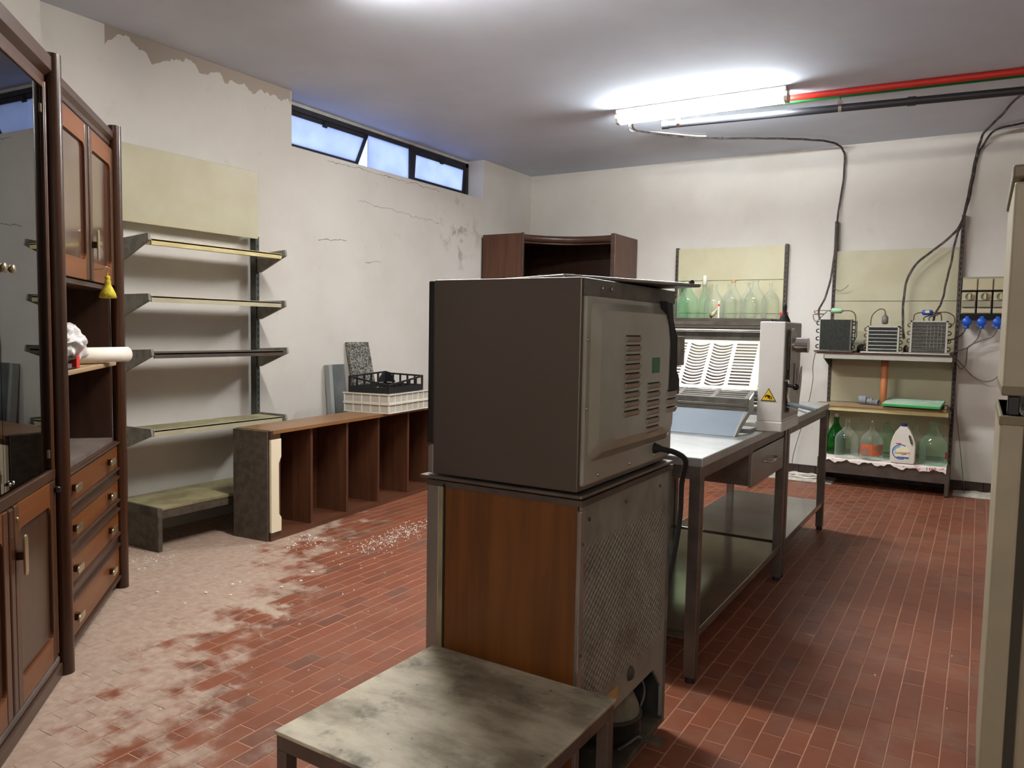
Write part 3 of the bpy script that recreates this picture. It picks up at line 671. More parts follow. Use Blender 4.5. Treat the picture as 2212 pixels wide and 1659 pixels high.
# things on the niche shelf
def crumple(bm, amp, seed):
    rnd = random.Random(seed)
    ph = [(rnd.uniform(15, 95)*rnd.choice((-1, 1)), rnd.uniform(15, 95)*rnd.choice((-1, 1)), rnd.uniform(15, 95), rnd.uniform(0, 6)) for _ in range(6)]
    vs = []
    for v in bm.v:
        d = sum(1-2*abs(math.sin(.5*(a*v[0]+b*v[1]+c_*v[2]+e))) for a, b, c_, e in ph)/6
        vs.append((v[0]*(1+amp*d), v[1]*(1+amp*d), v[2]*(1+amp*.8*d)))
    bm.v = vs; return bm
t = thing('plastic_bag', 'crumpled white plastic bag on the shelf of the drawer cabinet', 'bag', CP, CR, local=True)
b = MB().sphere((0, 0, 0), 1, 64, 44)
b.v = [(x*.135*(1.15-.55*max(z, 0)), y*.07, (z if z > -.8 else -.8)*.105) for x, y, z in b.v]
crumple(b, .5, 3); b.v = [(x, y, max(z, -.086)) for x, y, z in b.v]
b.xform(Matrix.Translation((.37, .045, 1.2535))).build('body', 'bag', t)
b = MB().lathe([(.09, 0), (.06, .035), (.035, .07), (.022, .10), (.035, .13), (.03, .135)], (0, 0, 0), 20)
b.v = [(x*.75, y*.6, z) for x, y, z in b.v]; crumple(b, .5, 5); b.xform(Matrix.Translation((.31, .045, 1.285)) @ Matrix.Rotation(-.35, 4, 'Y')).build('gathered_top', 'bag', t)
t = thing('red_box', 'small red and black box under the plastic bag on the cabinet shelf', 'box', CP, CR, local=True)
MB().box(.09, .30, -.01, .0, 1.1655, 1.172).box(.09, .30, -.01, .03, 1.205, 1.212).box(.09, .30, .02, .03, 1.1655, 1.205).box(.09, .30, -.01, .02, 1.1655, 1.170).build('sleeve', 'black', t)
MB().box(.30, .345, -.01, .03, 1.1655, 1.217).build('end', 'red', t, .003)
MB().box(.12, .24, -.006, .018, 1.171, 1.19).build('contents', 'chrome', t)
t = thing('paper_roll', 'loose roll of white paper sticking out of the cabinet shelf', 'paper', CP, CR, local=True)
pr_ = MB(); P0, P1 = Vector((.50, .17, 1.2055)), Vector((.82, -.10, 1.2055)); dx = (P1-P0).normalized(); sx = Vector((0, 0, 1)).cross(dx)
rings = []
N = 44
for e in (P0, P1):
    for i in range(N): a = 4.4*PI*i/(N-1); r = .038-.012*i/(N-1); rings.append(e+sx*math.cos(a)*r+Vector((0, 0, 1))*math.sin(a)*r)
pr_.add(rings, [(i, i+1, N+i+1, N+i) for i in range(N-1)], True); pr_.build('sheet', 'paper', t)
b2 = t.children[0]; sm = b2.modifiers.new('thick', 'SOLIDIFY'); sm.thickness = .0012

# ================================================================== LEFT GONDOLA SHELVING
t = thing('gondola_shelving', 'cream metal shelving with grey brackets against the left wall', 'shelving', (XL+.2, 3.33, 0))
ya, yb = 2.785, 3.815
for y in (ya, yb):
    u = MB().box(XL+.03, XL+.09, y-.016, y+.016, 0, 1.99 if y > 3 else 2.44).build('upright', 'upright', t, .002)
    s = MB()
    for i in range(36): z = .30+i*.046; s.box(XL+.0895, XL+.0905, y-.004, y+.004, z, z+.022)
    s.build('slots', 'void', u)
MB().box(XL+.088, XL+.098, ya-.012, yb+.0, 1.972, 2.442).build('back_panel', 'cream', t, .003)
def gshelf(z, depth, th, mt, lipmt, droop=0.0, open_front=False, nameb='bracket'):
    xa, xb = XL+.11, XL+depth
    s = MB().box(xa, xb, ya+.02, yb-.02, z-.012, z).build('shelf', mt, t, .002)
    MB().box(xb-.012, xb, ya+.02, yb-.02, z-th, z+.001).build('lip', lipmt, s)
    for y in (ya, yb):
        MB().prism([(XL+.09, z+.01), (xb+.012, z+.012+droop), (xb+.02, z-.028+droop), (XL+.12, z-.12), (XL+.09, z-.12)], 'y', y-.012 if y < 3 else y-.004, y+.004 if y < 3 else y+.012).build('bracket', 'bracket', s)
gshelf(1.855, .36, .034, 'cream_lip', 'cream_lip', .018)
gshelf(1.520, .355, .036, 'cream', 'cream', .0)
gshelf(1.180, .375, .032, 'grey_metal', 'brown_metal', .012)
gshelf(.715, .36, .038, 'cream_dirty', 'cream', .0)
bs = MB().box(XL+.02, XL+.455, ya-.01, yb+.01, .245, .262).build('base_shelf', 'cream_dirty', t, .002)
MB().box(XL+.44, XL+.452, ya-.01, yb+.01, .195, .246).build('lip', 'plinth', bs)
for y in (ya-.035, yb+.005): MB().box(XL+.02, XL+.465, y, y+.03, 0, .262).build('base_side', 'plinth', t, .004)
for y in (ya-.04,): MB().box(XL+.02, XL+.468, y, y+.006, .215, .268).build('base_cap', 'dirty_metal', t)

# ================================================================== BOOKCASE LYING ON ITS SIDE
BP = (-3.742, 3.285, 0); BR = math.radians(5.3)
t = thing('overturned_bookcase', 'brown open bookcase lying on its side along the left wall', 'bookcase', BP, BR, local=True)
BL, BD, BH = 2.02, .31, .70
MB().box(-BD, 0, 0, BL, 0, .022).build('side_board', 'shelf_wood_y', t)
MB().box(-BD, 0, 0.02, BL, BH-.022, BH).build('side_board', 'lit_top_wood', t)
MB().box(-BD, -BD+.008, 0, BL, .022, BH-.022).build('back_panel', 'shelf_wood_y', t)
for y in (.42, .80, 1.18, 1.585): MB().box(-BD+.008, -.035, y-.011, y+.011, .022, BH-.022).build('shelf', 'shelf_wood', t)
MB().box(-BD+.008, -.01, BL-.022, BL, .022, BH-.022).build('top_board', 'shelf_wood', t)
MB().box(-BD+.008, -.035, .10, .122, .022, BH-.022).build('shelf', 'shelf_wood', t)
MB().box(-BD+.005, -.02, -.012, .012, .0, BH-.003).build('plinth_board', 'plinth', t)
kb = MB().prism([(0, .003), (.085, .003), (.085, .06), (0, .06)], 'x', -.022, -.001).prism([(0, BH-.055), (.085, BH-.055), (.085, BH-.001), (0, BH-.001)], 'x', -.022, -.001).build('plinth_block', 'dark_wood_x', t)
MB().prism([(0, .055), (.088, .055), (.088, .14), (.068, .165), (.066, .49), (.088, .53), (.088, BH-.055), (0, BH-.055)], 'x', -.012, .004).build('kick_board', 'raw_cream', t)

# crates on the bookcase
def crate(name, label, loc, rz, mt, w, l, h, group=None):
    t = thing(name, label, 'crate', loc, rz, group, local=True)
    MB().box(-w+.01, -.01, .01, l-.01, 0, .006).build('bottom', mt, t)
    for (ax, a, b, c_) in (('x', -w+.008, -.008, .006), ('x', -w+.008, -.008, l-.010), ('y', .008, l-.008, -w+.006), ('y', .008, l-.008, -.010)):
        wall = MB()
        if ax == 'x': wall.box(a, b, c_, c_+.004, 0, h)
        else: wall.box(c_, c_+.004, a, b, 0, h)
        wo = wall.build('wall', 'crate_wall', t)
        n = 5 if ax == 'x' else 7
        for i in range(n+1):
            q = a+(b-a)*i/n; rb = MB()
            if ax == 'x': y = c_-.006 if c_ < .1 else c_+.004; rb.box(q-.004, q+.004, y, y+.006, .004, h-.004)
            else: x = c_-.006 if c_ < -.1 else c_+.004; rb.box(x, x+.006, q-.004, q+.004, .004, h-.004)
            rb.build('rib', mt, wo)
    rim = MB()
    for z0, z1, e in ((h-.008, h, .004), (0, .007, .0)):
        rim.box(-w-e, e, -e, .012, z0, z1).box(-w-e, e, l-.012, l+e, z0, z1).box(-w-e, -w+.012, .012, l-.012, z0, z1).box(-.012, e, .012, l-.012, z0, z1)
    rim.build('rim', mt, t)
    return t
crate('bread_crate', 'lower of two white plastic crates on the lying bookcase', (-3.80, 4.475, .7005), math.radians(7), 'white_plastic', .42, .60, .074, 'stacked white crates')
crate('bread_crate', 'upper white plastic crate, directly under the black crate', (-3.802, 4.475, .776), math.radians(7), 'white_plastic', .42, .60, .074, 'stacked white crates')
t = thing('produce_crate', 'black open fruit crate with raised corners on top of the white crates', 'crate', (-3.83, 4.50, .8525), math.radians(8), local=True)
cw, cl = .36, .52
bt_ = MB()
for i in range(8): bt_.box(-cw, 0, .01+i*.065, .045+i*.065, 0, .008)
for i in range(5): bt_.box(-cw+i*.085, -cw+i*.085+.02, 0, cl, .001, .007)
bt_.build('slatted_bottom', 'black', t)
def crate_side(p, q, hi_p, hi_q):
    p, q = Vector(p), Vector(q); d = (q-p); n = Vector((d.y, -d.x, 0)).normalized()*.004
    def bar(z0a, z0b, z1a, z1b, f0=0, f1=1):
        a, b = p+d*f0, p+d*f1
        return MB().slab([a+n+Vector((0, 0, z0a)), b+n+Vector((0, 0, z0b)), b+n+Vector((0, 0, z1a)), a+n+Vector((0, 0, z1b))], .008)
    g = MB()
    for (z0a, z0b, z1a, z1b) in ((0, 0, .045, .045), (hi_p-.014, hi_q-.014, hi_q, hi_p)):
        r = bar(z0a, z0b, z1a, z1b); g.add(r.v, r.f)
    for i in range(6):
        f = i/5*.96; hz = hi_p+(hi_q-hi_p)*f
        r = bar(.04, .04, hz-.005, hz-.005, f, f+.04); g.add(r.v, r.f)
    g.build('lattice_side', 'black', t)
cr_ = [(-cw, 0, 0), (0, 0, 0), (0, cl, 0), (-cw, cl, 0)]
crate_side(cr_[0], cr_[1], .125, .07); crate_side(cr_[1], cr_[2], .07, .12); crate_side(cr_[2], cr_[3], .12, .13); crate_side(cr_[3], cr_[0], .14, .125)
MB().slab([(-cw, cl-.14, .05), (-cw, cl-.03, .14), (-cw, cl, .14), (-cw, cl, .05)], .012).slab([(-cw, cl-.01, .05), (-cw+.1, cl-.01, .05), (-cw+.05, cl-.01, .13), (-cw, cl-.01, .14)], .012).build('corner', 'black', t)
for i, (x, y) in enumerate(((-.12, .08), (-.17, .12), (-.09, .14))):
    MB().sphere((x, y, .024), .022, 10, 6, (1, 1.3, .7)).build('scrap', 'sticker_tan', t)

# slabs leaning on the wall behind
def leaning(name, label, cat, y0, y1, xb, zt, zb, th, mt, skew=0.0, xt=.004):
    a = [(XL+xb, y0+skew, zb), (XL+xb, y1+skew, zb), (XL+xt+th*1.0, y1, zt), (XL+xt+th*1.0, y0, zt)]
    return single(MB().slab(a, th), name, mt, label, cat, loc=(XL+xb, (y0+y1)/2, zb), bevel=.002)
leaning('granite_slab', 'speckled grey granite slab leaning against the wall behind the crates', 'slab', 4.80, 5.06, .20, 1.228, .003, .028, 'granite', .13)
leaning('pale_board', 'thin pale grey board standing beside the granite slab', 'board', 4.56, 4.60, .12, 1.045, .003, .05, 'light_board', .03)
leaning('grey_board', 'grey panel leaning on the wall behind the black crate', 'board', 4.615, 4.76, .12, 1.045, .003, .03, 'grey_board', .05)

# ================================================================== CORNER CABINET
t = thing('corner_cabinet', 'tall brown corner cabinet with a concave open front', 'cabinet', (-3.9, 7.3, 0))
HC = 2.345
pl, prr = (-4.06, 6.845), (-3.275, 7.30)
MB().box(XL+.03, pl[0], 6.835, 6.857, 0, HC).build('side_panel', 'shelf_wood', t)
MB().box(-3.235, -3.212, prr[1]-.02, YB-.03, 0, HC).build('side_panel', 'shelf_wood', t)
MB().box(pl[0]-.005, pl[0]+.018, 6.832, 6.862, 0, HC+.004).build('front_post', 'dark_wood_x', t, .005)
MB().box(-3.262, -3.208, prr[1]-.045, prr[1]-.018, 0, HC+.004).build('front_post', 'dark_wood_x', t, .005)
MB().box(XL+.012, XL+.03, 6.84, YB-.03, 0, HC-.03).build('back_panel', 'inner_wood', t)
MB().box(XL+.03, -3.235, YB-.03, YB-.017, 0, HC-.03).build('back_panel', 'inner_wood', t)
def arc(off, n=14):
    a, b = Vector((-4.045, 6.86)), Vector((-3.25, 7.265)); mid = (a+b)/2; nrm = Vector((-(b-a).y, (b-a).x)).normalized(); sag = .17+off
    return [a.lerp(b, i/n)+nrm*(4*sag*(i/n)*(1-i/n)+(off if False else 0)) for i in range(n+1)]
fr, bk = arc(0), arc(.03)
def band(z0, z1, f, g):
    n = len(f); vs = [(p.x, p.y, z0) for p in f]+[(p.x, p.y, z1) for p in f]+[(p.x, p.y, z0) for p in g]+[(p.x, p.y, z1) for p in g]; fs = []
    for i in range(n-1): fs += [(i, i+1, n+i+1, n+i), (2*n+i+1, 2*n+i, 3*n+i, 3*n+i+1), (n+i, n+i+1, 3*n+i+1, 3*n+i), (i+1, i, 2*n+i, 2*n+i+1)]
    return MB().add(vs, fs, True)
bk = [p+Vector((-.02, .04)) for p in fr]
band(HC-.075, HC-.012, fr, bk).build('curved_fascia', 'dark_wood_x', t)
band(HC-.098, HC-.080, [p+Vector((-.008, .016)) for p in fr], bk).build('curved_moulding', 'dark_wood_x', t)
def shelf_plate(z, mt, nm, f, bev=0):
    poly = [(p.x, p.y) for p in f]+[(-3.235, YB-.03), (XL+.03, YB-.03), (XL+.03, 6.857)]
    MB().prism(poly, 'z', z-.02, z).build(nm, mt, t)
shelf_plate(HC-.012, 'dark_wood_x', 'top_board', bk); 
for z in (.09, .55, 1.0, 1.42): shelf_plate(z, 'inner_wood', 'shelf', [p+Vector((-.03, .06)) for p in fr])
MB().box(-4.42, -3.95, YB-.06, YB-.035, 1.5, 2.0).build('lit_back_patch', 'dust_and_lit_back', t)  # light on the cabinet's inner back, put in as a paler sheet

# ================================================================== COOLER CABINET + OVEN
CX0, CX1, CY0, CY1 = -1.368, -.863, 1.783, 2.462
t = thing('cooler_cabinet', 'wood-laminate refrigerated cabinet under the steel oven', 'refrigerator', ((CX0+CX1)/2, (CY0+CY1)/2, 0))
MB().box(CX0+.065, CX1-.012, CY0, CY0+.012, .07, .905).build('side_panel', 'laminate', t, .002)
MB().box(CX0+.045, CX0+.065, CY0-.003, CY0+.02, .05, .91).build('trim_strip', 'cream_dirty', t, .003)
MB().box(CX0+.062, CX0+.068, CY0-.004, CY0+.02, .05, .91).build('trim_strip', 'black', t)
MB().box(CX0, CX0+.045, CY0, CY1, .06, .915).build('door', 'steel', t, .004)
MB().box(CX0+.05, CX1-.05, CY0+.012, CY1-.012, .27, .915).build('body', 'void', t)
MB().box(CX0+.05, CX0+.2, CY0+.012, CY1-.012, .05, .27).build('machine_wall', 'void', t)
MB().box(CX0+.06, CX1-.01, CY1-.012, CY1, .05, .905).build('far_side_panel', 'compressor', t)
MB().box(CX0+.02, CX1, CY0, CY1, .03, .05).build('floor_pan', 'dirty_metal', t)
# embossed rear sheet with the cut-out over the compressor
MB().prism([(CY0+.006, .905), (CY1-.004, .905), (CY1-.004, .07), (CY1-.028, .06), (CY1-.028, .162), (CY1-.11, .25), (CY0+.20, .25), (CY0+.006, .25)], 'x', CX1-.010, CX1-.002).build('rear_sheet', 'embossed', t)
MB().box(CX1-.012, CX1, CY0-.002, CY0+.022, .05, .89).build('corner_strip', 'steel', t, .002)
MB().box(CX1-.014, CX1+.001, CY1-.014, CY1+.003, .03, .905).build('corner_strip', 'grey_metal', t)
MB().prism([(CY0+.20, .262), (CY0+.275, .262), (CY0+.275, .315), (CY0+.20, .315)], 'x', CX1-.003, CX1-.0008).build('label', 'sticker_tan', t)
MB().lathe([(0, .012), (.016, .010), (.024, .0), (0, -.001)], (CX1-.003, CY0+.37, .315), 18, 'x').build('rear_cap', 'dirty_metal', t)
for (y, z) in ((CY0+.05, .86), (CY0+.30, .862), (CY0+.58, .862), (CY0+.012, .80), (CY0+.012, .50)): MB().lathe([(0, .003), (.005, .002), (.006, 0), (0, -.001)], (CX1-.001, y, z), 8, 'x').build('screw', 'dirty_metal', t)
tp = MB().box(CX0-.020, CX1+.004, CY0-.010, CY1+.006, .922, .932).build('top_sheet', 'steel_leg', t, .004)
MB().box(CX0, CX1+.004, CY0-.004, CY1+.006, .902, .918).build('rim', 'brown_metal', tp)
for (x, y) in ((CX0+.03, CY0+.03), (CX1-.04, CY0+.03), (CX0+.03, CY1-.04), (CX1-.04, CY1-.04)): MB().cyl((x, y, 0), (x, y, .03), .018, 12).build('foot', 'black', t)
# compressor
KX, KY = CX1-.105, CY0+.455
cp = MB().lathe([(0, .05), (.080, .051), (.094, .060), (.100, .085), (.100, .128), (.107, .131), (.107, .139), (.098, .142)], (KX, KY, 0), 28).build('compressor', 'compressor', t)
MB().lathe([(.098, .142), (.094, .165), (.080, .195), (.055, .215), (.025, .224), (0, .226)], (KX, KY, 0), 28).build('dome', 'dusty_dome', cp)
MB().tube([(KX+.07, KY-.08, .06), (KX+.10, KY-.07, .085), (KX+.112, KY-.03, .09), (KX+.105, KY+.02, .06)], .005, 8).build('pipe', 'grey_metal', cp)
MB().tube([(KX+.06, KY+.09, .10), (KX+.075, KY+.11, .15), (KX+.07, KY+.12, .19), (KX+.05, KY+.11, .23)], .004, 8).build('pipe', 'grey_metal', cp)
lb = MB()
for i in range(8):
    u, v = .25+.65*i/8, .25+.65*(i+1)/8
    lb.quad(*[(KX+.1015*math.cos(q), KY+.1015*math.sin(q), z) for q, z in ((u, .068), (v, .068), (v, .124), (u, .124))])
lb.build('label', 'sticker_white', cp)
MB().box(CX1-.02, CX1+.05, CY1-.17, CY1-.13, .03, .042).build('bracket', 'dirty_metal', t)

OZ0, OZ1 = .937, 1.497
t = thing('convection_oven', 'stainless steel oven with grey louvred rear, standing on the cooler cabinet', 'oven', ((CX0+CX1)/2, (CY0+CY1)/2, .932))
MB().box(CX0+.022, CX1-.014, CY0-.002, CY1, OZ0, OZ1).build('body', 'oven_steel', t, .003)
MB().box(CX0-.004, CX0+.020, CY0+.004, CY1-.004, OZ0+.085, OZ1-.002).build('door', 'black_gloss', t, .004)
MB().box(CX0+.001, CX0+.022, CY0+.001, CY1-.001, OZ0, OZ0+.080).build('control_panel', 'steel', t, .003)
for (x, y) in ((CX0+.07, CY0+.05), (CX1-.06, CY0+.05), (CX0+.07, CY1-.05), (CX1-.06, CY1-.05)): MB().cyl((x, y, .932), (x, y, OZ0), .02, 12).build('foot', 'black', t)
# pressed rear panel (rounded raised tray)
def rrect(y0, y1, z0, z1, r, n=5):
    q = []
    for (cy, cz, a0) in ((y1-r, z1-r, 0), (y0+r, z1-r, PI/2), (y0+r, z0+r, PI), (y1-r, z0+r, 3*PI/2)):
        for i in range(n+1): a = a0+PI/2*i/n; q.append((cy+r*math.cos(a), cz+r*math.sin(a)))
    return q
rp = MB(); lev = [(CY0+.012, CY1-.006, OZ0+.014, OZ1-.046, .006, -.014), (CY0+.012, CY1-.006, OZ0+.014, OZ1-.046, .006, -.004), (CY0+.036, CY1-.030, OZ0+.075, OZ1-.060, .03, -.004), (CY0+.060, CY1-.052, OZ0+.100, OZ1-.083, .04, .016), (CY0+.140, CY1-.130, OZ0+.125, OZ1-.118, .03, .020)]
rings = [[(CX1+x, y, z) for y, z in rrect(a, b, c_, d, r)] for a, b, c_, d, r, x in lev]; n = len(rings[0])
vs = [v for q in rings for v in q]; fs = [(i*n+k, i*n+(k+1) % n, (i+1)*n+(k+1) % n, (i+1)*n+k) for i in range(len(rings)-1) for k in range(n)]; fs.append(tuple((len(rings)-1)*n+k for k in range(n)))
rp.add(vs, fs, False); rpo = rp.build('rear_panel', 'enamel_grey', t, .006)
MB().prism([(CY0+.01, OZ1-.046), (CY1-.003, OZ1-.046), (CY1-.003, OZ1-.003), (CY0+.01, OZ1-.003)], 'x', CX1-.014, CX1-.006).build('top_strip', 'grey_metal', t)
def louvres(y0, y1, ztop, n, dz=.0265):
    for i in range(n):
        z = ztop-i*dz
        s = MB().box(CX1+.0195, CX1+.0206, y0, y1, z-.0035, z).build('slot', 'void', rpo)
        MB().prism([(CX1+.0195, z-.004), (CX1+.027, z-.0045), (CX1+.024, z-.014), (CX1+.0195, z-.0205)], 'y', y0, y1).build('louvre', 'enamel_grey', rpo)
louvres(CY0+.215, CY0+.318, OZ1-.148, 9); louvres(CY0+.388, CY0+.485, OZ1-.290, 6); louvres(CY0+.560, CY0+.640, OZ1-.322, 3)
MB().box(CX1+.0200, CX1+.0212, CY0+.420, CY0+.482, OZ1-.262, OZ1-.215).build('sticker', 'sticker_green', rpo)
# sooty flue strip and junction box
MB().prism([(CY1-.155, OZ1-.040), (CY1-.10, OZ1-.045), (CY1-.085, OZ1-.10), (CY1-.045, OZ1-.15), (CY1-.040, OZ1-.26), (CY1-.012, OZ1-.29), (CY1-.012, OZ1-.34), (CY1-.105, OZ1-.34), (CY1-.10, OZ1-.17), (CY1-.12, OZ1-.12)], 'x', CX1-.003, CX1+.0225).build('flue_cover', 'soot', t, .004)
MB().box(CX1-.003, CX1+.030, CY1-.045, CY1+.006, OZ1-.245, OZ1-.150).build('junction_box', 'bracket', t, .003)
for (y, z) in ((CY0+.10, OZ0+.035), (CY0+.32, OZ0+.035), (CY0+.52, OZ0+.035), (CY0+.02, OZ0+.22), (CY0+.02, OZ0+.40), (CY0+.10, OZ1-.024), (CY0+.16, OZ1-.024)): MB().lathe([(0, .004), (.005, .003), (.006, 0), (0, -.001)], (CX1-.004, y, z), 8, 'x').build('screw', 'chrome', t)
MB().lathe([(0, .022), (.010, .022), (.016, .004), (.018, 0), (0, 0)], (CX1-.004, CY1-.155, OZ0+.055), 14, 'x').build('cable_gland', 'rubber', t)
MB().tube([(CX1+.012, CY1-.155, OZ0+.055), (CX1+.05, CY1-.11, OZ0+.04), (CX1+.055, CY1-.02, OZ0), (CX1+.03, CY1+.022, OZ0-.08), (CX1+.025, CY1+.03, OZ0-.20), (CX1+.01, CY1+.022, OZ0-.34), (CX1-.02, CY1+.02, OZ0-.5)], .009, 8).build('power_cable', 'rubber', t)

# flat tray lying askew on the oven
A = Vector((-.964, 1.850, 1.509)); u = Vector((.387, .922, 0)).normalized(); v = Vector((-u.y, u.x, 0))
Bq, Cq, Dq = A+u*.545, A+u*.545+v*.42, A+v*.42
t = thing('baking_tray', 'dark flat baking tray lying askew on top of the oven', 'tray', (-1.05, 2.15, 1.4975))
MB().slab([A, Bq, Cq, Dq], .009).build('sheet', 'black', t)
rm = MB()
for p, q in ((A, Bq), (Bq, Cq), (Cq, Dq), (Dq, A)): rm.tube([p+Vector((0, 0, -.003)), q+Vector((0, 0, -.003))], .005, 8, sub=1)
rm.build('rim', 'steel', t)
MB().sphere(Bq+Vector((-.02, -.02, .004)), .010, 10, 6).build('corner_lug', 'black', t)

# ================================================================== SMALL METAL TABLE
t = thing('low_metal_table', 'low square metal table with a stained grey top in the foreground', 'table', (-1.03, 1.455, 0), math.radians(-1.2), local=True)
hw = .287
MB().box(-hw-.004, hw+.004, -hw-.004, hw+.004, .432, .441).build('top', 'stained_top', t, .002)
f = MB()
for s in (-1, 1): f.box(-hw, hw, s*hw-(.03 if s > 0 else 0), s*hw+(.03 if s < 0 else 0), .396, .432); f.box(s*hw-(.03 if s > 0 else 0), s*hw+(.03 if s < 0 else 0), -hw+.03, hw-.03, .396, .432)
f.build('frame', 'steel_leg', t, .002)
for sx in (-1, 1):
    for sy in (-1, 1): MB().box(sx*hw-(.032 if sx > 0 else 0), sx*hw+(.032 if sx < 0 else 0), sy*hw-(.032 if sy > 0 else 0), sy*hw+(.032 if sy < 0 else 0), 0, .396).build('leg', 'steel_leg', t, .002)

# ================================================================== STEEL TABLES
def steel_table(label, x0, x1, y0, y1, zt=.887, zs=.205):
    t = thing('steel_work_table', label, 'table', ((x0+x1)/2, (y0+y1)/2, 0), 0, 'steel work tables')
    MB().box(x0, x1, y0, y1, zt-.036, zt).build('worktop', 'steel_top', t, .004)
    lw = .046; e = .006
    for (x, y) in ((x0+e, y0+e), (x1-e-lw, y0+e), (x0+e, y1-e-lw), (x1-e-lw, y1-e-lw)):
        L = MB().box(x, x+lw, y, y+lw, .022, zt-.036).build('leg', 'steel_leg', t, .003)
        MB().cyl((x+lw/2, y+lw/2, 0), (x+lw/2, y+lw/2, .024), .020, 16).build('foot_cap', 'black', L)
    MB().box(x0+.05, x1-.012, y0+.012, y1-.03, zs-.035, zs).build('lower_shelf', 'steel_dirty', t, .003)
    for x in (x0+.012, x1-.040): MB().box(x, x+.028, y0+.05, y1-.05, zt-.085, zt-.037).build('apron', 'steel_leg', t, .002)
    for y in (y0+.012, y1-.040): MB().box(x0+.05, x1-.05, y, y+.028, zt-.085, zt-.037).build('apron', 'steel_leg', t, .002)
    return t
TX1_ = -.872
t1 = steel_table('nearer steel work table with a drawer, carrying the dough sheeter', -1.56, TX1_, 2.835, 4.372)
dr = MB().box(-1.50, TX1_-.03, 3.655, 4.30, .640, .800).build('drawer_box', 'steel_leg', t1, .003)
MB().box(TX1_-.030, TX1_-.012, 3.640, 4.31, .636, .815).build('drawer_front', 'steel', dr, .004)
MB().tube([(TX1_-.012, 3.88, .73), (TX1_+.02, 3.885, .73), (TX1_+.02, 4.065, .73), (TX1_-.012, 4.07, .73)], .006, 8, sub=1).build('handle', 'chrome', dr)
t2 = steel_table('farther steel work table behind the dough sheeter', -1.56, TX1_, 4.388, 5.70)

# ================================================================== DOUGH SHEETER
ZT = .887
t = thing('dough_sheeter', 'white tabletop dough sheeter with slotted guards and side crank', 'machine', (-1.1, 4.0, ZT))
XA, XB, YA, YC = -1.62, -.915, 3.812, 4.195
for (xa, xb) in ((XB, -.797), (XA-.12, XA)):
    c_ = MB().box(xa, xb, YA, YC, .938, 1.419).build('column', 'white_enamel', t, .004)
    MB().box(xa-(.005 if xa > -1 else .0), xb+.004, YA-.004, YC+.006, .8875, .938).build('column_base', 'white_enamel', c_, .006)
wp = MB().box(-.7972, -.7955, YA+.006, YC-.006, .95, 1.412).build('side_plate', 'steel', t, .0)
# warning triangle with its pictogram
cy, cz = -.862, 1.062
tri = lambda s: [(cy-.036*s, cz-.026*s), (cy+.036*s, cz-.026*s), (cy, cz+.036*s)]
w1 = MB().prism(tri(1), 'y', YA-.0022, YA-.0002).build('warning_sign', 'black', t)
MB().prism([(cy+(a-cy)*.86, cz+(b-cz)*.86) for a, b in tri(1)], 'y', YA-.0030, YA-.002).build('sign_face', 'warn_yellow', w1)
g = MB()
g.prism([(cy-.017, cz-.004), (cy-.012, cz+.003), (cy+.002, cz+.004), (cy+.008, cz-.001), (cy+.006, cz-.010), (cy-.003, cz-.012), (cy-.004, cz-.004), (cy-.010, cz-.003), (cy-.014, cz-.010)], 'y', YA-.0040, YA-.0028)
g.lathe([(.004, -.004), (.0075, -.004), (.0075, -.0028), (.004, -.0028), (.004, -.004)], (cy+.010, YA, cz-.009), 12, 'y', False)
g.build('sign_pictogram', 'black', w1)
# base deck and belt plate
MB().box(XA, XB, 3.70, 4.35, .8875, .905).build('deck', 'steel_top', t)
sh = MB().slab([(XA, 3.690, .990), (XB-.010, 3.690, .990), (XB-.030, 3.512, .8895), (XA, 3.512, .8895)][::-1], .004).build('infeed_plate', 'blue_grey', t)
MB().prism([(3.512, .889), (3.690, .992), (3.75, 1.035), (3.84, 1.07), (3.84, .985), (3.74, .955), (3.56, .889)], 'x', XB-.030, XB-.022).build('cheek_plate', 'alu', t)
for i, (z0, z1, mt) in enumerate(((1.022, 1.048, 'grey_metal'), (1.012, 1.020, 'steel'), (.996, 1.010, 'grey_metal'), (.988, .994, 'steel'))):
    MB().box(XA, XB-.012, 3.682+i*.002, 3.70, z0, z1).build('front_band', mt, t)
MB().cyl((XA, 4.0, .975), (XB, 4.0, .975), .035, 20).build('roller', 'steel', t)
MB().cyl((XA, 4.0, 1.05), (XB, 4.0, 1.05), .035, 20).build('roller', 'steel', t)
# lower slotted guard plate
def lower_pt(u, s, o=0): return (XA+(XB-.012-XA)*u, 3.684+(3.806-3.684)*s, 1.050+(1.082-1.050)*s+o)
lg = MB()
us = [0, .02, .235, .265, .485, .515, .735, .765, .97, 1]
ss = [0, .12, .22, .34, .44, .56, .66, .78, 1]
for a in range(len(us)-1):
    for b in range(len(ss)-1):
        slot = (a % 2 == 1) and (b % 2 == 1)
        if not slot: lg.slab([lower_pt(us[a], ss[b]), lower_pt(us[a+1], ss[b]), lower_pt(us[a+1], ss[b+1]), lower_pt(us[a], ss[b+1])], .002)
lg.build('lower_guard', 'steel_top', t)
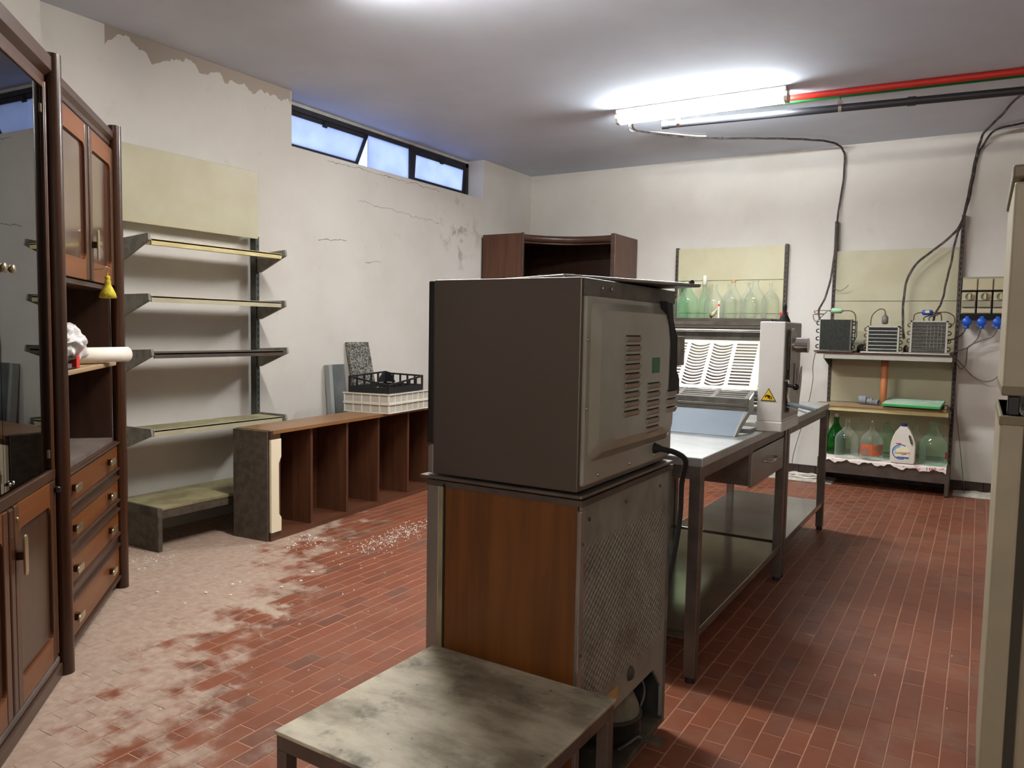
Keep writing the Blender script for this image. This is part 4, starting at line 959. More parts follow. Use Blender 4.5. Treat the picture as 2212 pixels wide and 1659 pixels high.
# upper guard with straight and curved slots
ug = MB(); TH = .003
def up_pt(x, s): return (x, 3.808+(3.985-3.808)*s, 1.084+(1.322-1.084)*s)
cols = [(-1.60, -1.505, 0), (-1.485, -1.375, 1), (-1.355, -1.245, 1), (-1.225, -1.125, 1) , (-1.105, -.945, 0)]
cols = [(-1.60, -1.44, 0), (-1.418, -1.265, 0), (-1.245, -1.135, 1), (-1.112, -1.0, 1), (-.985, -.945, 0)]
cols = [(-1.605, -1.455, 0), (-1.435, -1.325, 0), (-1.305, -1.205, 1), (-1.185, -1.085, 1), (-1.065, -.960, 0)]
NS = 14
def strip(xa, xb, s0, s1, curve, n=8):
    # bar between two slots, sagging by 'curve'
    for i in range(n):
        ua, ub = i/n, (i+1)/n
        ca, cb = -curve*4*ua*(1-ua), -curve*4*ub*(1-ub)
        p = lambda x, s: up_pt(x, max(0, min(1, s)))
        ug.slab([p(xa+(xb-xa)*ua, s0+ca), p(xa+(xb-xa)*ub, s0+cb), p(xa+(xb-xa)*ub, s1+cb), p(xa+(xb-xa)*ua, s1+ca)], TH)
xs = [XA] + [q for c_ in cols for q in c_[:2]] + [XB-.004]
for i in range(0, len(xs), 2): ug.slab([up_pt(xs[i], 0), up_pt(xs[i+1], 0), up_pt(xs[i+1], 1), up_pt(xs[i], 1)], TH)
for (xa, xb, cv) in cols:
    lo, hi = .07, .95; st = (hi-lo)/NS
    for i in range(NS+1):
        s0 = lo+i*st-st*.24; s1 = lo+i*st+st*.24
        if i == 0: s0 = lo-.30
        if i == NS: s1 = hi+.3
        strip(xa, xb, max(0, s0) if not cv else s0, min(1, s1) if not cv else s1, .050 if cv else 0, 10 if cv else 1)
ug.build('upper_guard', 'white_enamel', t)
# hood and bars behind the guard
MB().box(XA, XB, 4.00, 4.02, 1.325, 1.385).build('hood', 'grey_metal', t)
MB().box(XA, XB, 3.995, 4.06, 1.388, 1.398).build('hood_bar', 'steel', t)
MB().box(XA, XB, 4.02, 4.12, 1.402, 1.420).build('hood_top', 'grey_metal', t)
MB().cyl((XA, 3.99, 1.372), (XB, 3.99, 1.372), .008, 12).build('guard_rod', 'chrome', t)
# crank side
XS = -.7955
MB().cyl((XS, 3.93, 1.308), (XS+.030, 3.93, 1.308), .030, 24).cyl((XS+.030, 3.93, 1.308), (XS+.085, 3.93, 1.308), .036, 24).build('knob', 'chrome', t, .004)
plate = [(3.87, 1.38), (3.93, 1.39), (4.00, 1.36), (4.02, 1.22), (4.01, 1.12), (4.06, 1.06), (4.10, 1.10), (4.14, 1.19), (4.165, 1.20), (4.165, 1.12), (4.12, 1.00), (4.04, .97), (3.90, .975), (3.885, 1.10)]
MB().prism(plate, 'x', XS+.012, XS+.017).build('scale_plate', 'alu', t, .002)
MB().prism([(3.868, 1.35), (3.885, 1.375), (3.90, 1.30), (3.895, 1.19), (3.872, 1.19)], 'x', XS+.002, XS+.010).build('scale_edge', 'grey_metal', t)
MB().tube([(XS+.024, 3.93, 1.22), (XS+.028, 3.905, 1.12)], .004, 8, sub=1).build('link_rod', 'grey_metal', t)
MB().tube([(XS, 3.85, 1.135), (XS+.014, 3.85, 1.135), (XS+.018, 3.85, 1.10), (XS+.014, 3.85, 1.06), (XS+.022, 3.85, 1.030)], .008, 10).build('crank_arm', 'chrome', t)
MB().cyl((XS+.012, 3.84, 1.115), (XS+.045, 3.84, 1.110), .008, 12).build('crank_pin', 'black', t)
MB().sphere((XS+.052, 3.84, 1.109), .016, 14, 10).build('crank_knob', 'black_gloss', t)
MB().slab([(XS+.018, 3.832, 1.036), (XS+.152, 3.832, 1.011), (XS+.152, 3.860, 1.011), (XS+.018, 3.860, 1.036)], .016).build('lever_grip', 'blue_grey', t, .004)
MB().slab([(XS+.015, 3.835, 1.014), (XS+.105, 3.835, .990), (XS+.105, 3.85, .990), (XS+.015, 3.85, 1.014)], .004).build('lever_plate', 'alu', t)
# joystick on the column
j = MB().lathe([(.030, 1.419), (.030, 1.426), (.026, 1.429), (.027, 1.434), (.022, 1.437), (.023, 1.442), (.018, 1.446), (.019, 1.450), (.013, 1.455), (.010, 1.462), (.008, 1.478), (.0105, 1.488), (.010, 1.502), (.0, 1.507)], (-.835, 3.96, 0), 20).build('joystick', 'rubber', t)

# ================================================================== BACK WALL SHELVING
def bottle(name, label, x, y, z, r, h, mt, kind='demijohn', cap=None, group='glass bottles on the back wall shelves', handle=False, cat='bottle'):
    t = thing(name, label, cat, (x, y, z), random.uniform(0, 6), group, local=True)
    if kind == 'demijohn': prof = [(0, .012), (.75, .0), (.93, .02), (1, .07), (1, .40), (.98, .50), (.88, .58), (.66, .66), (.40, .73), (.22, .79), (.17, .84), (.165, .92), (.20, .925), (.20, .955), (.165, .96), (.165, 1.0)]
    elif kind == 'sloped': prof = [(0, .012), (.80, .0), (.96, .03), (1, .10), (1, .42), (.90, .54), (.70, .64), (.48, .73), (.33, .80), (.27, .86), (.25, .94), (.30, .945), (.30, .975), (.25, .98), (.25, 1.0)]
    else: prof = [(0, .010), (.85, .0), (1, .03), (1, .50), (.92, .58), (.62, .68), (.42, .76), (.38, .90), (.48, .905), (.48, .94), (.38, .945), (.38, 1.0)]
    P = [(a*r, b*h) for a, b in prof]
    P2 = smooth_prof(P)
    MB().lathe(P2, (0, 0, 0), 28).build('glass_body', mt, t)
    rn = prof[-1][0]*r
    if cap:
        cm, ch, cr_ = cap
        MB().lathe([(rn*1.02, h*.95), (rn*cr_*1.08, h*.955), (rn*cr_, h+ch*.6), (rn*cr_*.8, h+ch), (0, h+ch)], (0, 0, 0), 16).build('stopper', cm, t)
    if handle:
        MB().tube([(rn*1.0, 0, h*.90), (rn*2.2, 0, h*.90), (rn*2.6, 0, h*.84), (rn*2.0, 0, h*.76)], r*.055, 8).build('glass_ring', mt, t)
    return t
def smooth_prof(P):
    V_ = smooth_path([Vector((a, b, 0)) for a, b in P], 2); return [(max(0, v.x), v.y) for v in V_]

def upright(parent, x, z1, yb=YB-.002, dep=.055, w=.028, z0=0):
    u = MB().box(x-w/2, x+w/2, yb-dep, yb, z0, z1).build('upright', 'brown_metal', parent, .002)
    s = MB()
    n = int((z1-z0-.1)/.046)
    for i in range(n): z = z0+.06+i*.046; s.box(x-.004, x+.004, yb-dep-.0008, yb-dep+.001, z, z+.024)
    s.build('slots', 'void', u)
t = thing('wall_shelving', 'cream wall shelving holding glass bottles behind the dough sheeter', 'shelving', (-2.2, YB-.2, 0))
for x in (-2.755, -1.655): upright(t, x, 2.235)
for (a, b) in ((1.894, 2.222), (1.56, 1.890), (1.1, 1.556)): MB().box(-2.740, -1.672, YB-.050, YB-.040, a, b).build('back_panel', 'cream_wall', t, .002)
s = MB().box(-2.735, -1.675, YB-.46, YB-.055, 1.483, 1.500).build('shelf', 'brown_metal', t, .002)
MB().box(-2.735, -1.675, YB-.465, YB-.455, 1.455, 1.502).build('lip', 'brown_metal', s)
for x in (-2.745, -1.665): MB().prism([(YB-.055, 1.50), (YB-.45, 1.50), (YB-.45, 1.46), (YB-.055, 1.38)], 'x', x-.003, x+.003).build('bracket', 'brown_metal', s)
for z in (1.0, .55): MB().box(-2.735, -1.675, YB-.44, YB-.055, z-.02, z).build('shelf', 'brown_metal', t, .002)
bs = MB().box(-2.735, -1.675, YB-.46, YB-.02, .15, .17).build('base_shelf', 'brown_metal', t)
for x in (-2.74, -1.70): MB().box(x, x+.03, YB-.46, YB-.02, 0, .15).build('foot', 'brown_metal', bs)

g1 = 'glass bottles on the upper wall shelf'
ZS = 1.5005
bottle('bottle', 'leftmost green bottle with bright green stopper on the upper wall shelf', -2.662, 7.73, ZS, .07, .33, 'aqua_glass', 'slim', ('green_board', .05, 1.3), g1)
bottle('demijohn', 'wide pale green demijohn between the two slim green bottles', -2.535, 7.56, ZS, .100, .368, 'aqua_glass', 'sloped', None, g1, True)
bottle('bottle', 'slim green bottle with a tall white stopper on the upper shelf', -2.395, 7.64, ZS, .052, .355, 'green_glass' if False else 'aqua_glass', 'slim', ('white_plastic', .075, 1.15), g1)
bottle('demijohn', 'clear demijohn with glass ring right of the white-stoppered bottle', -2.268, 7.56, ZS, .093, .340, 'clear_glass', 'sloped', None, g1, True)
bottle('demijohn', 'clear demijohn half hidden left of the cork-stoppered one', -2.178, 7.742, ZS, .078, .352, 'clear_glass', 'demijohn', None, g1)
bottle('demijohn', 'clear demijohn with orange cork on the upper wall shelf', -2.085, 7.56, ZS, .088, .372, 'clear_glass', 'sloped', ('sticker_cork', .006, .85), g1)
bottle('demijohn', 'clear demijohn behind, right of the cork-stoppered one', -1.985, 7.742, ZS, .078, .368, 'clear_glass', 'demijohn', None, g1)
bottle('demijohn', 'tall clear demijohn second from the right on the upper shelf', -1.872, 7.56, ZS, .104, .378, 'clear_glass', 'sloped', None, g1, True)
bottle('demijohn', 'rightmost clear demijohn on the upper wall shelf', -1.772, 7.738, ZS, .084, .362, 'clear_glass', 'demijohn', None, g1)
t = thing('oil_dispenser', 'small white pourer with brown spout lying before the bottles', 'dispenser', (-2.25, 7.47, ZS))
MB().lathe([(.006, 0), (.020, .006), (.022, .03), (.016, .055), (.008, .075), (.005, .12), (0, .121)], (0, 0, 0), 16).xform(Matrix.Translation((-2.262, 7.462, ZS+.022)) @ Matrix.Rotation(math.radians(38), 4, 'Y')).build('body', 'beige', t)
MB().cyl((-2.275, 7.462, ZS+.016), (-2.262, 7.462, ZS+.026), .018, 14).build('base', 'copper', t)
t = thing('marker_stick', 'upright white stick with a red band among the bottles', 'stick', (-2.19, 7.455, ZS))
MB().box(-2.197, -2.183, 7.452, 7.458, ZS, ZS+.17).build('stick', 'paper', t); MB().box(-2.198, -2.182, 7.4515, 7.4585, ZS+.118, ZS+.14).build('band', 'red', t)
t = thing('red_tin', 'small red box behind the joystick on the dough sheeter', 'box', (-1.60, 7.52, 1.0))
MB().box(-1.625, -1.56, 7.50, 7.56, 1.44, 1.565).build('tin', 'red', t, .004); MB().box(-1.66, -1.54, 7.46, 7.80, 1.425, 1.44).build('bracket_plate', 'brown_metal', t)
MB().prism([(YB-.03, 1.44), (7.46, 1.44), (YB-.03, 1.2)], 'x', -1.6, -1.597).box(-1.62, -1.58, YB-.03, YB-.001, 1.2, 1.45).build('wall_bracket', 'brown_metal', t)

# second wall shelving with the condenser coils
t = thing('wall_shelving', 'cream wall shelving with condenser coils above and bottles below', 'shelving', (-.7, YB-.2, 0))
for x in (-1.213, -.183): upright(t, x, 2.425)
for (a, b) in ((1.680, 2.146), (1.21, 1.676), (.735, 1.206), (.29, .731)): MB().box(-1.198, -.198, YB-.050, YB-.040, a, b).build('back_panel', 'cream', t, .002)
s = MB().box(-1.20, -.195, YB-.46, YB-.055, 1.172, 1.188).build('shelf', 'brown_metal', t, .002)
MB().box(-1.20, -.195, YB-.468, YB-.458, 1.150, 1.190).build('lip', 'alu', s)
for x in (-1.206, -.190): MB().prism([(YB-.055, 1.186), (YB-.45, 1.186), (YB-.45, 1.150), (YB-.055, 1.05)], 'x', x-.003, x+.003).build('bracket', 'brown_metal', s)
MB().box(-1.27, -.20, YB-.475, YB-.06, 1.1905, 1.205).build('board', 'shelf_wood', s, .002)
s = MB().box(-1.195, -.20, YB-.45, YB-.055, .700, .716).build('shelf', 'cream', t, .002)
MB().box(-1.195, -.20, YB-.456, YB-.446, .684, .722).build('lip', 'cream_lip', s)
for x in (-1.206, -.190): MB().prism([(YB-.055, .718), (YB-.45, .718), (YB-.45, .68), (YB-.055, .58)], 'x', x-.003, x+.003).build('bracket', 'brown_metal', s)
s = MB().box(-1.20, -.19, YB-.445, YB-.02, .235, .252).build('base_shelf', 'brown_metal', t)
MB().box(-1.20, -.19, YB-.45, YB-.438, .115, .250).build('fascia', 'brown_metal', s, .002)
for x in (-1.22, -.20): MB().box(x, x+.03, YB-.455, YB-.02, .012, .25).build('foot', 'brown_metal', s); MB().cyl((x+.015, YB-.43, 0), (x+.015, YB-.43, .014), .014, 10).build('foot_pad', 'black', s)
MB().tube([(-1.21, YB-.06, 1.80), (-1.15, YB-.09, 1.775), (-1.10, YB-.11, 1.80), (-1.075, YB-.12, 1.825)], .003, 6).build('loose_wire', 'cable_grey', t)

# condenser coils
def condenser(label, x0, x1, z0, z1, y, core, frame, rows, drier, tray, trayx, bends='both', grid=0):
    t = thing('condenser_coil', label, 'condenser', ((x0+x1)/2, y+.05, z0-.015), 0, 'condenser coils on the wall shelf')
    dep = .09
    c_ = MB().box(x0+.008, x1-.008, y+.004, y+dep, z0, z1-.006).build('fin_block', core, t)
    for i in range(rows):
        z = z0+(z1-z0)*(i+.6)/rows
        if frame: MB().cyl((x0+.012, y+.003, z), (x1-.012, y+.003, z), .0042, 8).build('tube_row', 'alu' if rows < 8 else 'grey_metal', c_)
    for i in range(grid):
        x = x0+(x1-x0)*(.45+.5*i/max(1, grid)); MB().box(x-.001, x+.001, y+.001, y+.004, z0+.03, z1-.03).build('fin_scratch', 'alu', c_)
    if frame:
        MB().box(x0-.004, x0+.010, y-.002, y+dep, z0, z1).build('side_plate', frame, t); MB().box(x1-.010, x1+.004, y-.002, y+dep, z0, z1).build('side_plate', frame, t)
        MB().box(x0-.004, x1+.004, y-.002, y+dep, z1-.012, z1).build('top_plate', frame, t)
    else:
        MB().box(x1-.010, x1+.002, y, y+dep, z0, z1-.004).build('side_plate', 'grey_metal', t)
    nb = 4
    for i in range(nb):
        z = z0+(z1-z0)*(i+.45)/nb
        for s, xx in ((-1, x0-.004), (1, x1+.004)):
            if s < 0 and bends == 'right': continue
            MB().tube([(xx, y+.04, z-.015), (xx+s*.017, y+.04, z-.013), (xx+s*.024, y+.04, z), (xx+s*.017, y+.04, z+.013), (xx, y+.04, z+.015)], .005, 8).build('return_bend', 'copper' if frame else 'black', t)
    MB().box(trayx[0], trayx[1], y-.055, y+dep+.03, z0-.018, z0-.004).build('tray', tray, t, .003)
    return t
YCn = 7.445
t = condenser('black condenser coil with pale green filter at the left of the wall shelf', -1.262, -.990, 1.2242, 1.505, YCn, 'fin_black', None, 0, 'drier_green', 'brown_metal', (-1.29, -.965))
d = MB().lathe([(0, -.052), (.010, -.050), (.024, -.038), (.024, .038), (.010, .050), (0, .052)], (-1.125, YCn+.05, 1.580), 18, 'x').build('filter_drier', 'drier_green', t)
MB().tube([(-1.073, YCn+.05, 1.580), (-1.01, YCn+.05, 1.578), (-.972, YCn+.05, 1.545), (-.965, YCn+.05, 1.47), (-.968, YCn+.05, 1.33), (-.985, YCn+.05, 1.27)], .0045, 8).build('capillary', 'copper', d)
MB().tube([(-1.177, YCn+.05, 1.580), (-1.26, YCn+.05, 1.582), (-1.318, YCn+.05, 1.575), (-1.30, YCn+.05, 1.555), (-1.23, YCn+.05, 1.55), (-1.29, YCn+.05, 1.545), (-1.325, YCn+.04, 1.54), (-1.30, YCn+.03, 1.48), (-1.25, YCn+.05, 1.53), (-1.21, YCn+.07, 1.575)], .0035, 7).build('capillary', 'copper', d)
MB().tube([(-.985, YCn+.04, 1.485), (-.952, YCn+.04, 1.487), (-.950, YCn+.04, 1.35), (-.96, YCn+.04, 1.33)], .004, 7, sub=1).build('capillary', 'black', t)
for x in (-1.185, -1.065): MB().cyl((x-.006, YCn+.05, 1.580), (x+.006, YCn+.05, 1.580), .008, 8).build('fitting', 'drier_grey', d)
t = condenser('small grey-framed condenser coil in the middle of the wall shelf', -.858, -.610, 1.2245, 1.448, YCn, 'fin_black', 'alu', 7, 'drier_grey', 'alu', (-.905, -.568))
d = MB().lathe([(0, 1.462), (.018, 1.464), (.026, 1.474), (.026, 1.525), (.018, 1.538), (.008, 1.543), (.007, 1.560), (0, 1.562)], (-.728, YCn+.05, 0), 18).build('filter_drier', 'drier_grey', t)
MB().tube([(-.728, YCn+.05, 1.56), (-.735, YCn+.05, 1.585), (-.765, YCn+.05, 1.597), (-.80, YCn+.05, 1.578), (-.835, YCn+.05, 1.53), (-.842, YCn+.05, 1.45)], .0045, 8).build('capillary', 'copper', d)
t = condenser('large grey-framed condenser coil with blue filter at the right of the shelf', -.518, -.245, 1.2245, 1.495, YCn, 'fin_grey', 'alu', 9, 'drier_blue', 'alu', (-.567, -.215), 'both', 5)
d = MB().lathe([(0, -.046), (.008, -.044), (.023, -.034), (.023, .034), (.008, .044), (0, .046)], (-.402, YCn+.05, 1.566), 18, 'x').build('filter_drier', 'drier_blue', t)
MB().box(-.418, -.386, YCn+.0262, YCn+.0275, 1.562, 1.584).build('sticker', 'sticker_white', d)
MB().tube([(-.448, YCn+.05, 1.566), (-.475, YCn+.05, 1.562), (-.50, YCn+.05, 1.545), (-.505, YCn+.05, 1.495)], .0045, 8).build('capillary', 'copper', d)
MB().tube([(-.356, YCn+.05, 1.566), (-.31, YCn+.05, 1.568), (-.255, YCn+.05, 1.568), (-.205, YCn+.05, 1.535), (-.20, YCn+.05, 1.48), (-.23, YCn+.04, 1.45)], .0045, 8).build('capillary', 'copper', d)
for (xa, xb) in ((-.37, -.425), (-.33, -.385), (-.30, -.295)): MB().tube([(-.305, YCn+.06, 1.566), (xa, YCn+.06, 1.545), (xb, YCn+.06, 1.525), (xb, YCn+.06, 1.492)], .005, 7).build('capillary', 'cable', d)
# cloth rags between the coils
for (x, lb_) in ((-.925, 'dark crumpled cloth between the left and middle condenser coils'), (-.570, 'small dark cloth between the middle and right condenser coils')):
    b = MB().sphere((0, 0, 0), 1, 18, 12); b.v = [(a*(.055 if x < -.8 else .022), b_*.05, max(c_, -.6)*.05) for a, b_, c_ in b.v]; crumple(b, .25, 9)
    zmin = min(v[2] for v in b.v)
    single(b.xform(Matrix.Translation((x+.005, 7.66, 1.2055-zmin))), 'rag', 'compressor', lb_, 'cloth', loc=(x, 7.66, 1.2055))

# middle shelf things
t = thing('wooden_plank', 'raw wooden plank lying on the shelf under the condenser coils', 'plank', (-.9, 7.5, .7225))
MB().box(-1.255, -.215, 7.405, 7.60, .7225, .743).build('board', 'plank', t, .003)
single(MB().lathe([(.027, .744), (.029, .746), (.029, 1.148), (.026, 1.149), (.026, .745), (.027, .744)], (-.718, 7.57, 0), 24), 'standing_pipe', 'terracotta', 'orange-brown pipe standing upright between the two shelves', 'pipe', loc=(-.718, 7.57, .744))
t = thing('pipe_trap', 'grey plastic drain trap lying beside the orange-brown pipe', 'pipe fitting', (-.85, 7.50, .744))
MB().lathe([(0, -.036), (.028, -.034), (.036, -.022), (.036, .016), (.040, .018), (.040, .028), (.028, .032), (0, .034)], (-.878, 7.52, .786), 20, 'x').build('cup', 'pvc_grey', t)
MB().lathe([(.024, .0), (.024, .03), (.030, .032), (.030, .045), (.022, .047), (.022, .0)], (-.845, 7.52, .776), 18, 'x').build('collar', 'pvc_grey', t)
MB().lathe([(.0, .0), (.019, .0), (.021, .05), (.026, .052), (.026, .066), (.018, .066), (.018, .02), (0, .02)], (-.800, 7.50, .772), 18, 'x').xform(Matrix.Translation((-.80, 7.5, .772)) @ Matrix.Rotation(-.5, 4, 'Z') @ Matrix.Translation((.80, -7.5, -.772))).build('outlet', 'pvc_grey', t)
t = thing('cutting_board', 'dusty green cutting board resting on the plank', 'board', (-.47, 7.5, .7435))
rz = Matrix.Translation((-.475, 7.52, .778)) @ Matrix.Rotation(math.radians(-4), 4, 'Z') @ Matrix.Rotation(math.radians(5), 4, 'X')
MB().box(-.225, .225, -.155, .20, -.012, .009).xform(rz).build('board', 'green_board', t, .002); MB().box(-.222, .222, -.152, .197, .0091, .0098).xform(rz).build('worn_surface', 'green_board_top', t)
t = thing('wooden_box', 'dark wooden strip under the green cutting board', 'box', (-.42, 7.55, .7435)); MB().box(-.64, -.215, 7.43, 7.50, .7435, .752).box(-.64, -.215, 7.60, 7.66, .7435, .772).build('strip', 'shelf_wood', t); MB().box(-.232, -.215, 7.44, 7.47, .752, .775).build('end_block', 'plank', t)

# bottles on the base shelf
g2 = 'glass bottles on the bottom wall shelf'
ZB = .2560
t = thing('paper_liner', 'white printed paper lining the bottom shelf, marked 2011 upside down', 'paper', (-.7, 7.45, .2525))
pm = MB(); n = 40; vs = []
for i in range(n+1):
    x = -1.195+(1.003)*i/n
    dr_ = .012*math.sin(i*.9)+.008*math.sin(i*2.3)
    vs += [(x, 7.82, .2535), (x, YB-.455, .2540), (x, YB-.462, .244), (x, YB-.464, .218+dr_+(.0 if i > 24 else .010))]
fs = [(i*4+k, (i+1)*4+k, (i+1)*4+k+1, i*4+k+1) for i in range(n) for k in range(3)]
po = pm.add(vs, [f[::-1] for f in fs]).build('sheet', 'paper_pink', t); 
tm = text_mesh('2011', .042); tm.xform(Matrix.Translation((-.305, YB-.4655, .236)) @ Matrix.Rotation(PI/2, 4, 'X') @ Matrix.Rotation(PI, 4, 'Z')).build('lettering', 'print_red', t)
bottle('demijohn', 'deep green demijohn at the left end of the bottom shelf', -1.112, 7.685, ZB, .088, .345, 'green_glass', 'sloped', ('white_plastic', .035, .8), g2)
bottle('demijohn', 'clear demijohn in front, beside the deep green one', -.990, 7.50, ZB, .100, .352, 'clear_glass', 'demijohn', None, g2, True)
bottle('demijohn', 'clear demijohn at the back between the two front clear ones', -.885, 7.70, ZB, .095, .345, 'clear_glass', 'demijohn', None, g2)
b = bottle('demijohn', 'clear demijohn with a brown and orange label left of the white jug', -.785, 7.50, ZB, .094, .345, 'clear_glass', 'demijohn', ('brass', .006, 1.1), g2)
b.rotation_euler = (0, 0, 0)
def label_on(parent, r, a0, a1, z0, z1, mt):
    q = MB(); n = 12
    for i in range(n):
        u, v = a0+(a1-a0)*i/n, a0+(a1-a0)*(i+1)/n
        q.quad((r*math.cos(u), r*math.sin(u), z0), (r*math.cos(v), r*math.sin(v), z0), (r*math.cos(v), r*math.sin(v), z1), (r*math.cos(u), r*math.sin(u), z1))
    q.build('label', mt, parent)
M['label_brown'] = plain('brown_orange_label', (150, 104, 84), .7, 0, (196, 96, 50), 14, 2, .52, .56)
label_on(b, .0953, -PI*1.0, -PI*.05, .05, .145, 'label_brown')
bottle('demijohn', 'dusky clear demijohn at the back, just left of the white jug', -.675, 7.70, ZB, .092, .350, 'aqua_glass', 'demijohn', None, g2, True)
bottle('demijohn', 'clear demijohn hidden behind the white bleach jug', -.455, 7.72, ZB, .09, .34, 'clear_glass', 'demijohn', None, g2)
b = bottle('demijohn', 'large clear demijohn at the right end of the bottom shelf', -.305, 7.56, ZB, .108, .372, 'aqua_glass', 'sloped', ('clear_glass', .006, 1.5), g2)
b.rotation_euler = (0, 0, 0); label_on(b, .1092, -.5, -.1, .06, .12, 'print_text')

# bleach jug with through handle
t = thing('bleach_jug', 'white bleach jug with dark blue cap and printed label', 'jug', (-.530, 7.47, ZB))
JC = (-.530, 7.47)
def jp(pts): return [(JC[0]+a, ZB+b) for a, b in pts]
out = [(-.095, .02), (-.088, .002), (.088, .002), (.095, .02), (.098, .15), (.094, .185), (.080, .235), (.055, .285), (.032, .315), (.030, .322), (-.030, .322), (-.034, .315), (-.062, .275), (-.082, .225), (-.094, .18), (-.098, .14)]
inn = [(.045, .255), (.058, .248), (.075, .205), (.078, .180), (.070, .172), (.060, .178), (.047, .225), (.041, .248)]
def plate_with_hole(o_, i_, y0, y1):
    bm = bmesh.new()
    def ring(ps, y): return [bm.verts.new((a, y, b)) for a, b in ps]
    ro, ri = ring(jp(o_), y0), ring(jp(i_), y0)
    es = [bm.edges.new((r[i], r[(i+1) % len(r)])) for r in (ro, ri) for i in range(len(r))]
    bmesh.ops.triangle_fill(bm, edges=es, use_beauty=True)
    front = [[v.co.copy() for v in f.verts] for f in bm.faces]; bm.free()
    q = MB()
    for f in front:
        nrm = (f[1]-f[0]).cross(f[2]-f[0])
        a = f if nrm.y < 0 else f[::-1]
        q.add(a, [(0, 1, 2)]); q.add([Vector((v.x, y1, v.z)) for v in a[::-1]], [(0, 1, 2)])
    for ps, flip in ((jp(o_), False), (jp(i_), True)):
        n = len(ps)
        for i in range(n):
            a, b = ps[i], ps[(i+1) % n]
            w_ = [(a[0], y0, a[1]), (b[0], y0, b[1]), (b[0], y1, b[1]), (a[0], y1, a[1])]
            q.quad(*(w_ if flip else w_[::-1]))
    return q
jb = plate_with_hole(out, inn, 7.415, 7.525)
o = jb.build('body', 'white_plastic', t)
wm_ = o.modifiers.new('weld', 'WELD'); wm_.merge_threshold = .0002
bv = o.modifiers.new('bevel', 'BEVEL'); bv.width = .016; bv.segments = 4; bv.limit_method = 'ANGLE'; bv.angle_limit = math.radians(60)
MB().cyl((JC[0], JC[1], ZB+.32), (JC[0], JC[1], ZB+.345), .023, 20, .021).build('cap', 'blue_dark', t, .003)
YL = 7.4146
def flat(poly, mt, dy, nm='label_print'): MB().prism(jp(poly), 'y', YL-dy-.0006, YL-dy).build(nm, mt, t)
flat([(-.070, .050), (.045, .050), (.052, .08), (.055, .13), (.02, .16), (-.05, .17), (-.072, .14)], 'print_pale', .0002, 'label')
def ribbon(c0, r0, r1, rx, a0, a1, n=16):
    P = [(c0[0]+r0*rx*math.cos(a0+(a1-a0)*i/n), c0[1]+r0*math.sin(a0+(a1-a0)*i/n)) for i in range(n+1)]
    Q = [(c0[0]+r1*rx*math.cos(a0+(a1-a0)*i/n), c0[1]+r1*math.sin(a0+(a1-a0)*i/n)) for i in range(n+1)]
    q = MB()
    for i in range(n): q.prism(jp([P[i], P[i+1], Q[i+1], Q[i]]), 'y', YL-.0016, YL-.001)
    return q
ribbon((-.012, .103), .058, .066, 1.05, PI*.32, PI*1.62).build('label_print', 'print_blue', t)
ribbon((-.010, .100), .044, .057, 1.1, PI*.55, PI*.95).build('label_print', 'print_sky', t)
flat([(-.06, .052), (.05, .048), (.05, .062), (-.03, .062)], 'print_blue', .0012)
text_mesh('Candeggina', .026).xform(Matrix.Translation((JC[0]-.002, YL-.0022, ZB+.096)) @ Matrix.Rotation(PI/2, 4, 'X') @ Matrix.Rotation(.07, 4, 'Z')).build('lettering', 'print_text', t)
flat([(-.052, .168), (-.015, .170), (-.012, .180), (-.050, .178)], 'print_text', .0012)
flat([(-.012, .078), (.035, .083), (.035, .086), (-.012, .081)], 'print_blue', .0012)

# thin wire leaning at the right of the shelving
single(MB().tube([(-.172, 7.79, .95), (-.150, 7.79, .70), (-.10, 7.775, .35), (-.054, 7.74, .004)], .003, 6), 'thin_rod', 'grey_metal', 'thin dark rod leaning on the wall right of the shelving', 'rod', loc=(-.054, 7.74, .004))
single(MB().tube([(-1.31, 7.60, 1.20), (-1.345, 7.70, 1.063), (-1.355, 7.79, .929), (-1.377, 7.80, .758), (-1.42, 7.80, .55), (-1.50, 7.78, .2), (-1.511, 7.77, .010)], .003, 6), 'thin_cable', 'cable', 'thin dark cable hanging between the two wall shelvings', 'cable', loc=(-1.511, 7.77, .01))

# socket panel
t = thing('socket_panel', 'beige wall panel with three sockets right of the shelving', 'socket panel', (0, YB, 1.52))
MB().box(-.164, .300, YB-.05, YB, 1.515, 1.885).build('back_box', 'beige_grey', t, .003)
for i in range(4):
    xa = -.158+i*.116; xb = xa+.100
    MB().box(xa, xb+.006, YB-.070, YB-.05, 1.770, 1.868).build('blank_cover', 'beige', t, .004)
    p = MB().box(xa, xb, YB-.068, YB-.05, 1.680, 1.752).build('socket_plate', 'beige', t, .003)
    MB().lathe([(.034, -.010), (.034, -.020), (.030, -.022), (.028, -.012), (.0, -.011)], (xa+.054, YB-.062, 1.714), 24, 'y').build('socket_ring', 'beige_grey', p)
    MB().box(xa+.045, xa+.063, YB-.090, YB-.072, 1.690, 1.738).build('switch_lever', 'beige', p)
    MB().box(xa, xb, YB-.082, YB-.05, 1.622, 1.676).build('flap', 'beige_grey', t, .006)
    MB().box(xa, xb, YB-.066, YB-.05, 1.572, 1.614).build('blank_cover', 'beige', t, .003)
for x in (-.054, .062, .178): MB().box(x, x+.012, YB-.052, YB-.0495, 1.53, 1.765).build('gap', 'void', t)
MB().box(-.164, .300, YB-.053, YB-.049, 1.515, 1.566).build('gap', 'void', t); MB().box(-.164, .300, YB-.052, YB-.0495, 1.753, 1.770).build('gap', 'void', t)
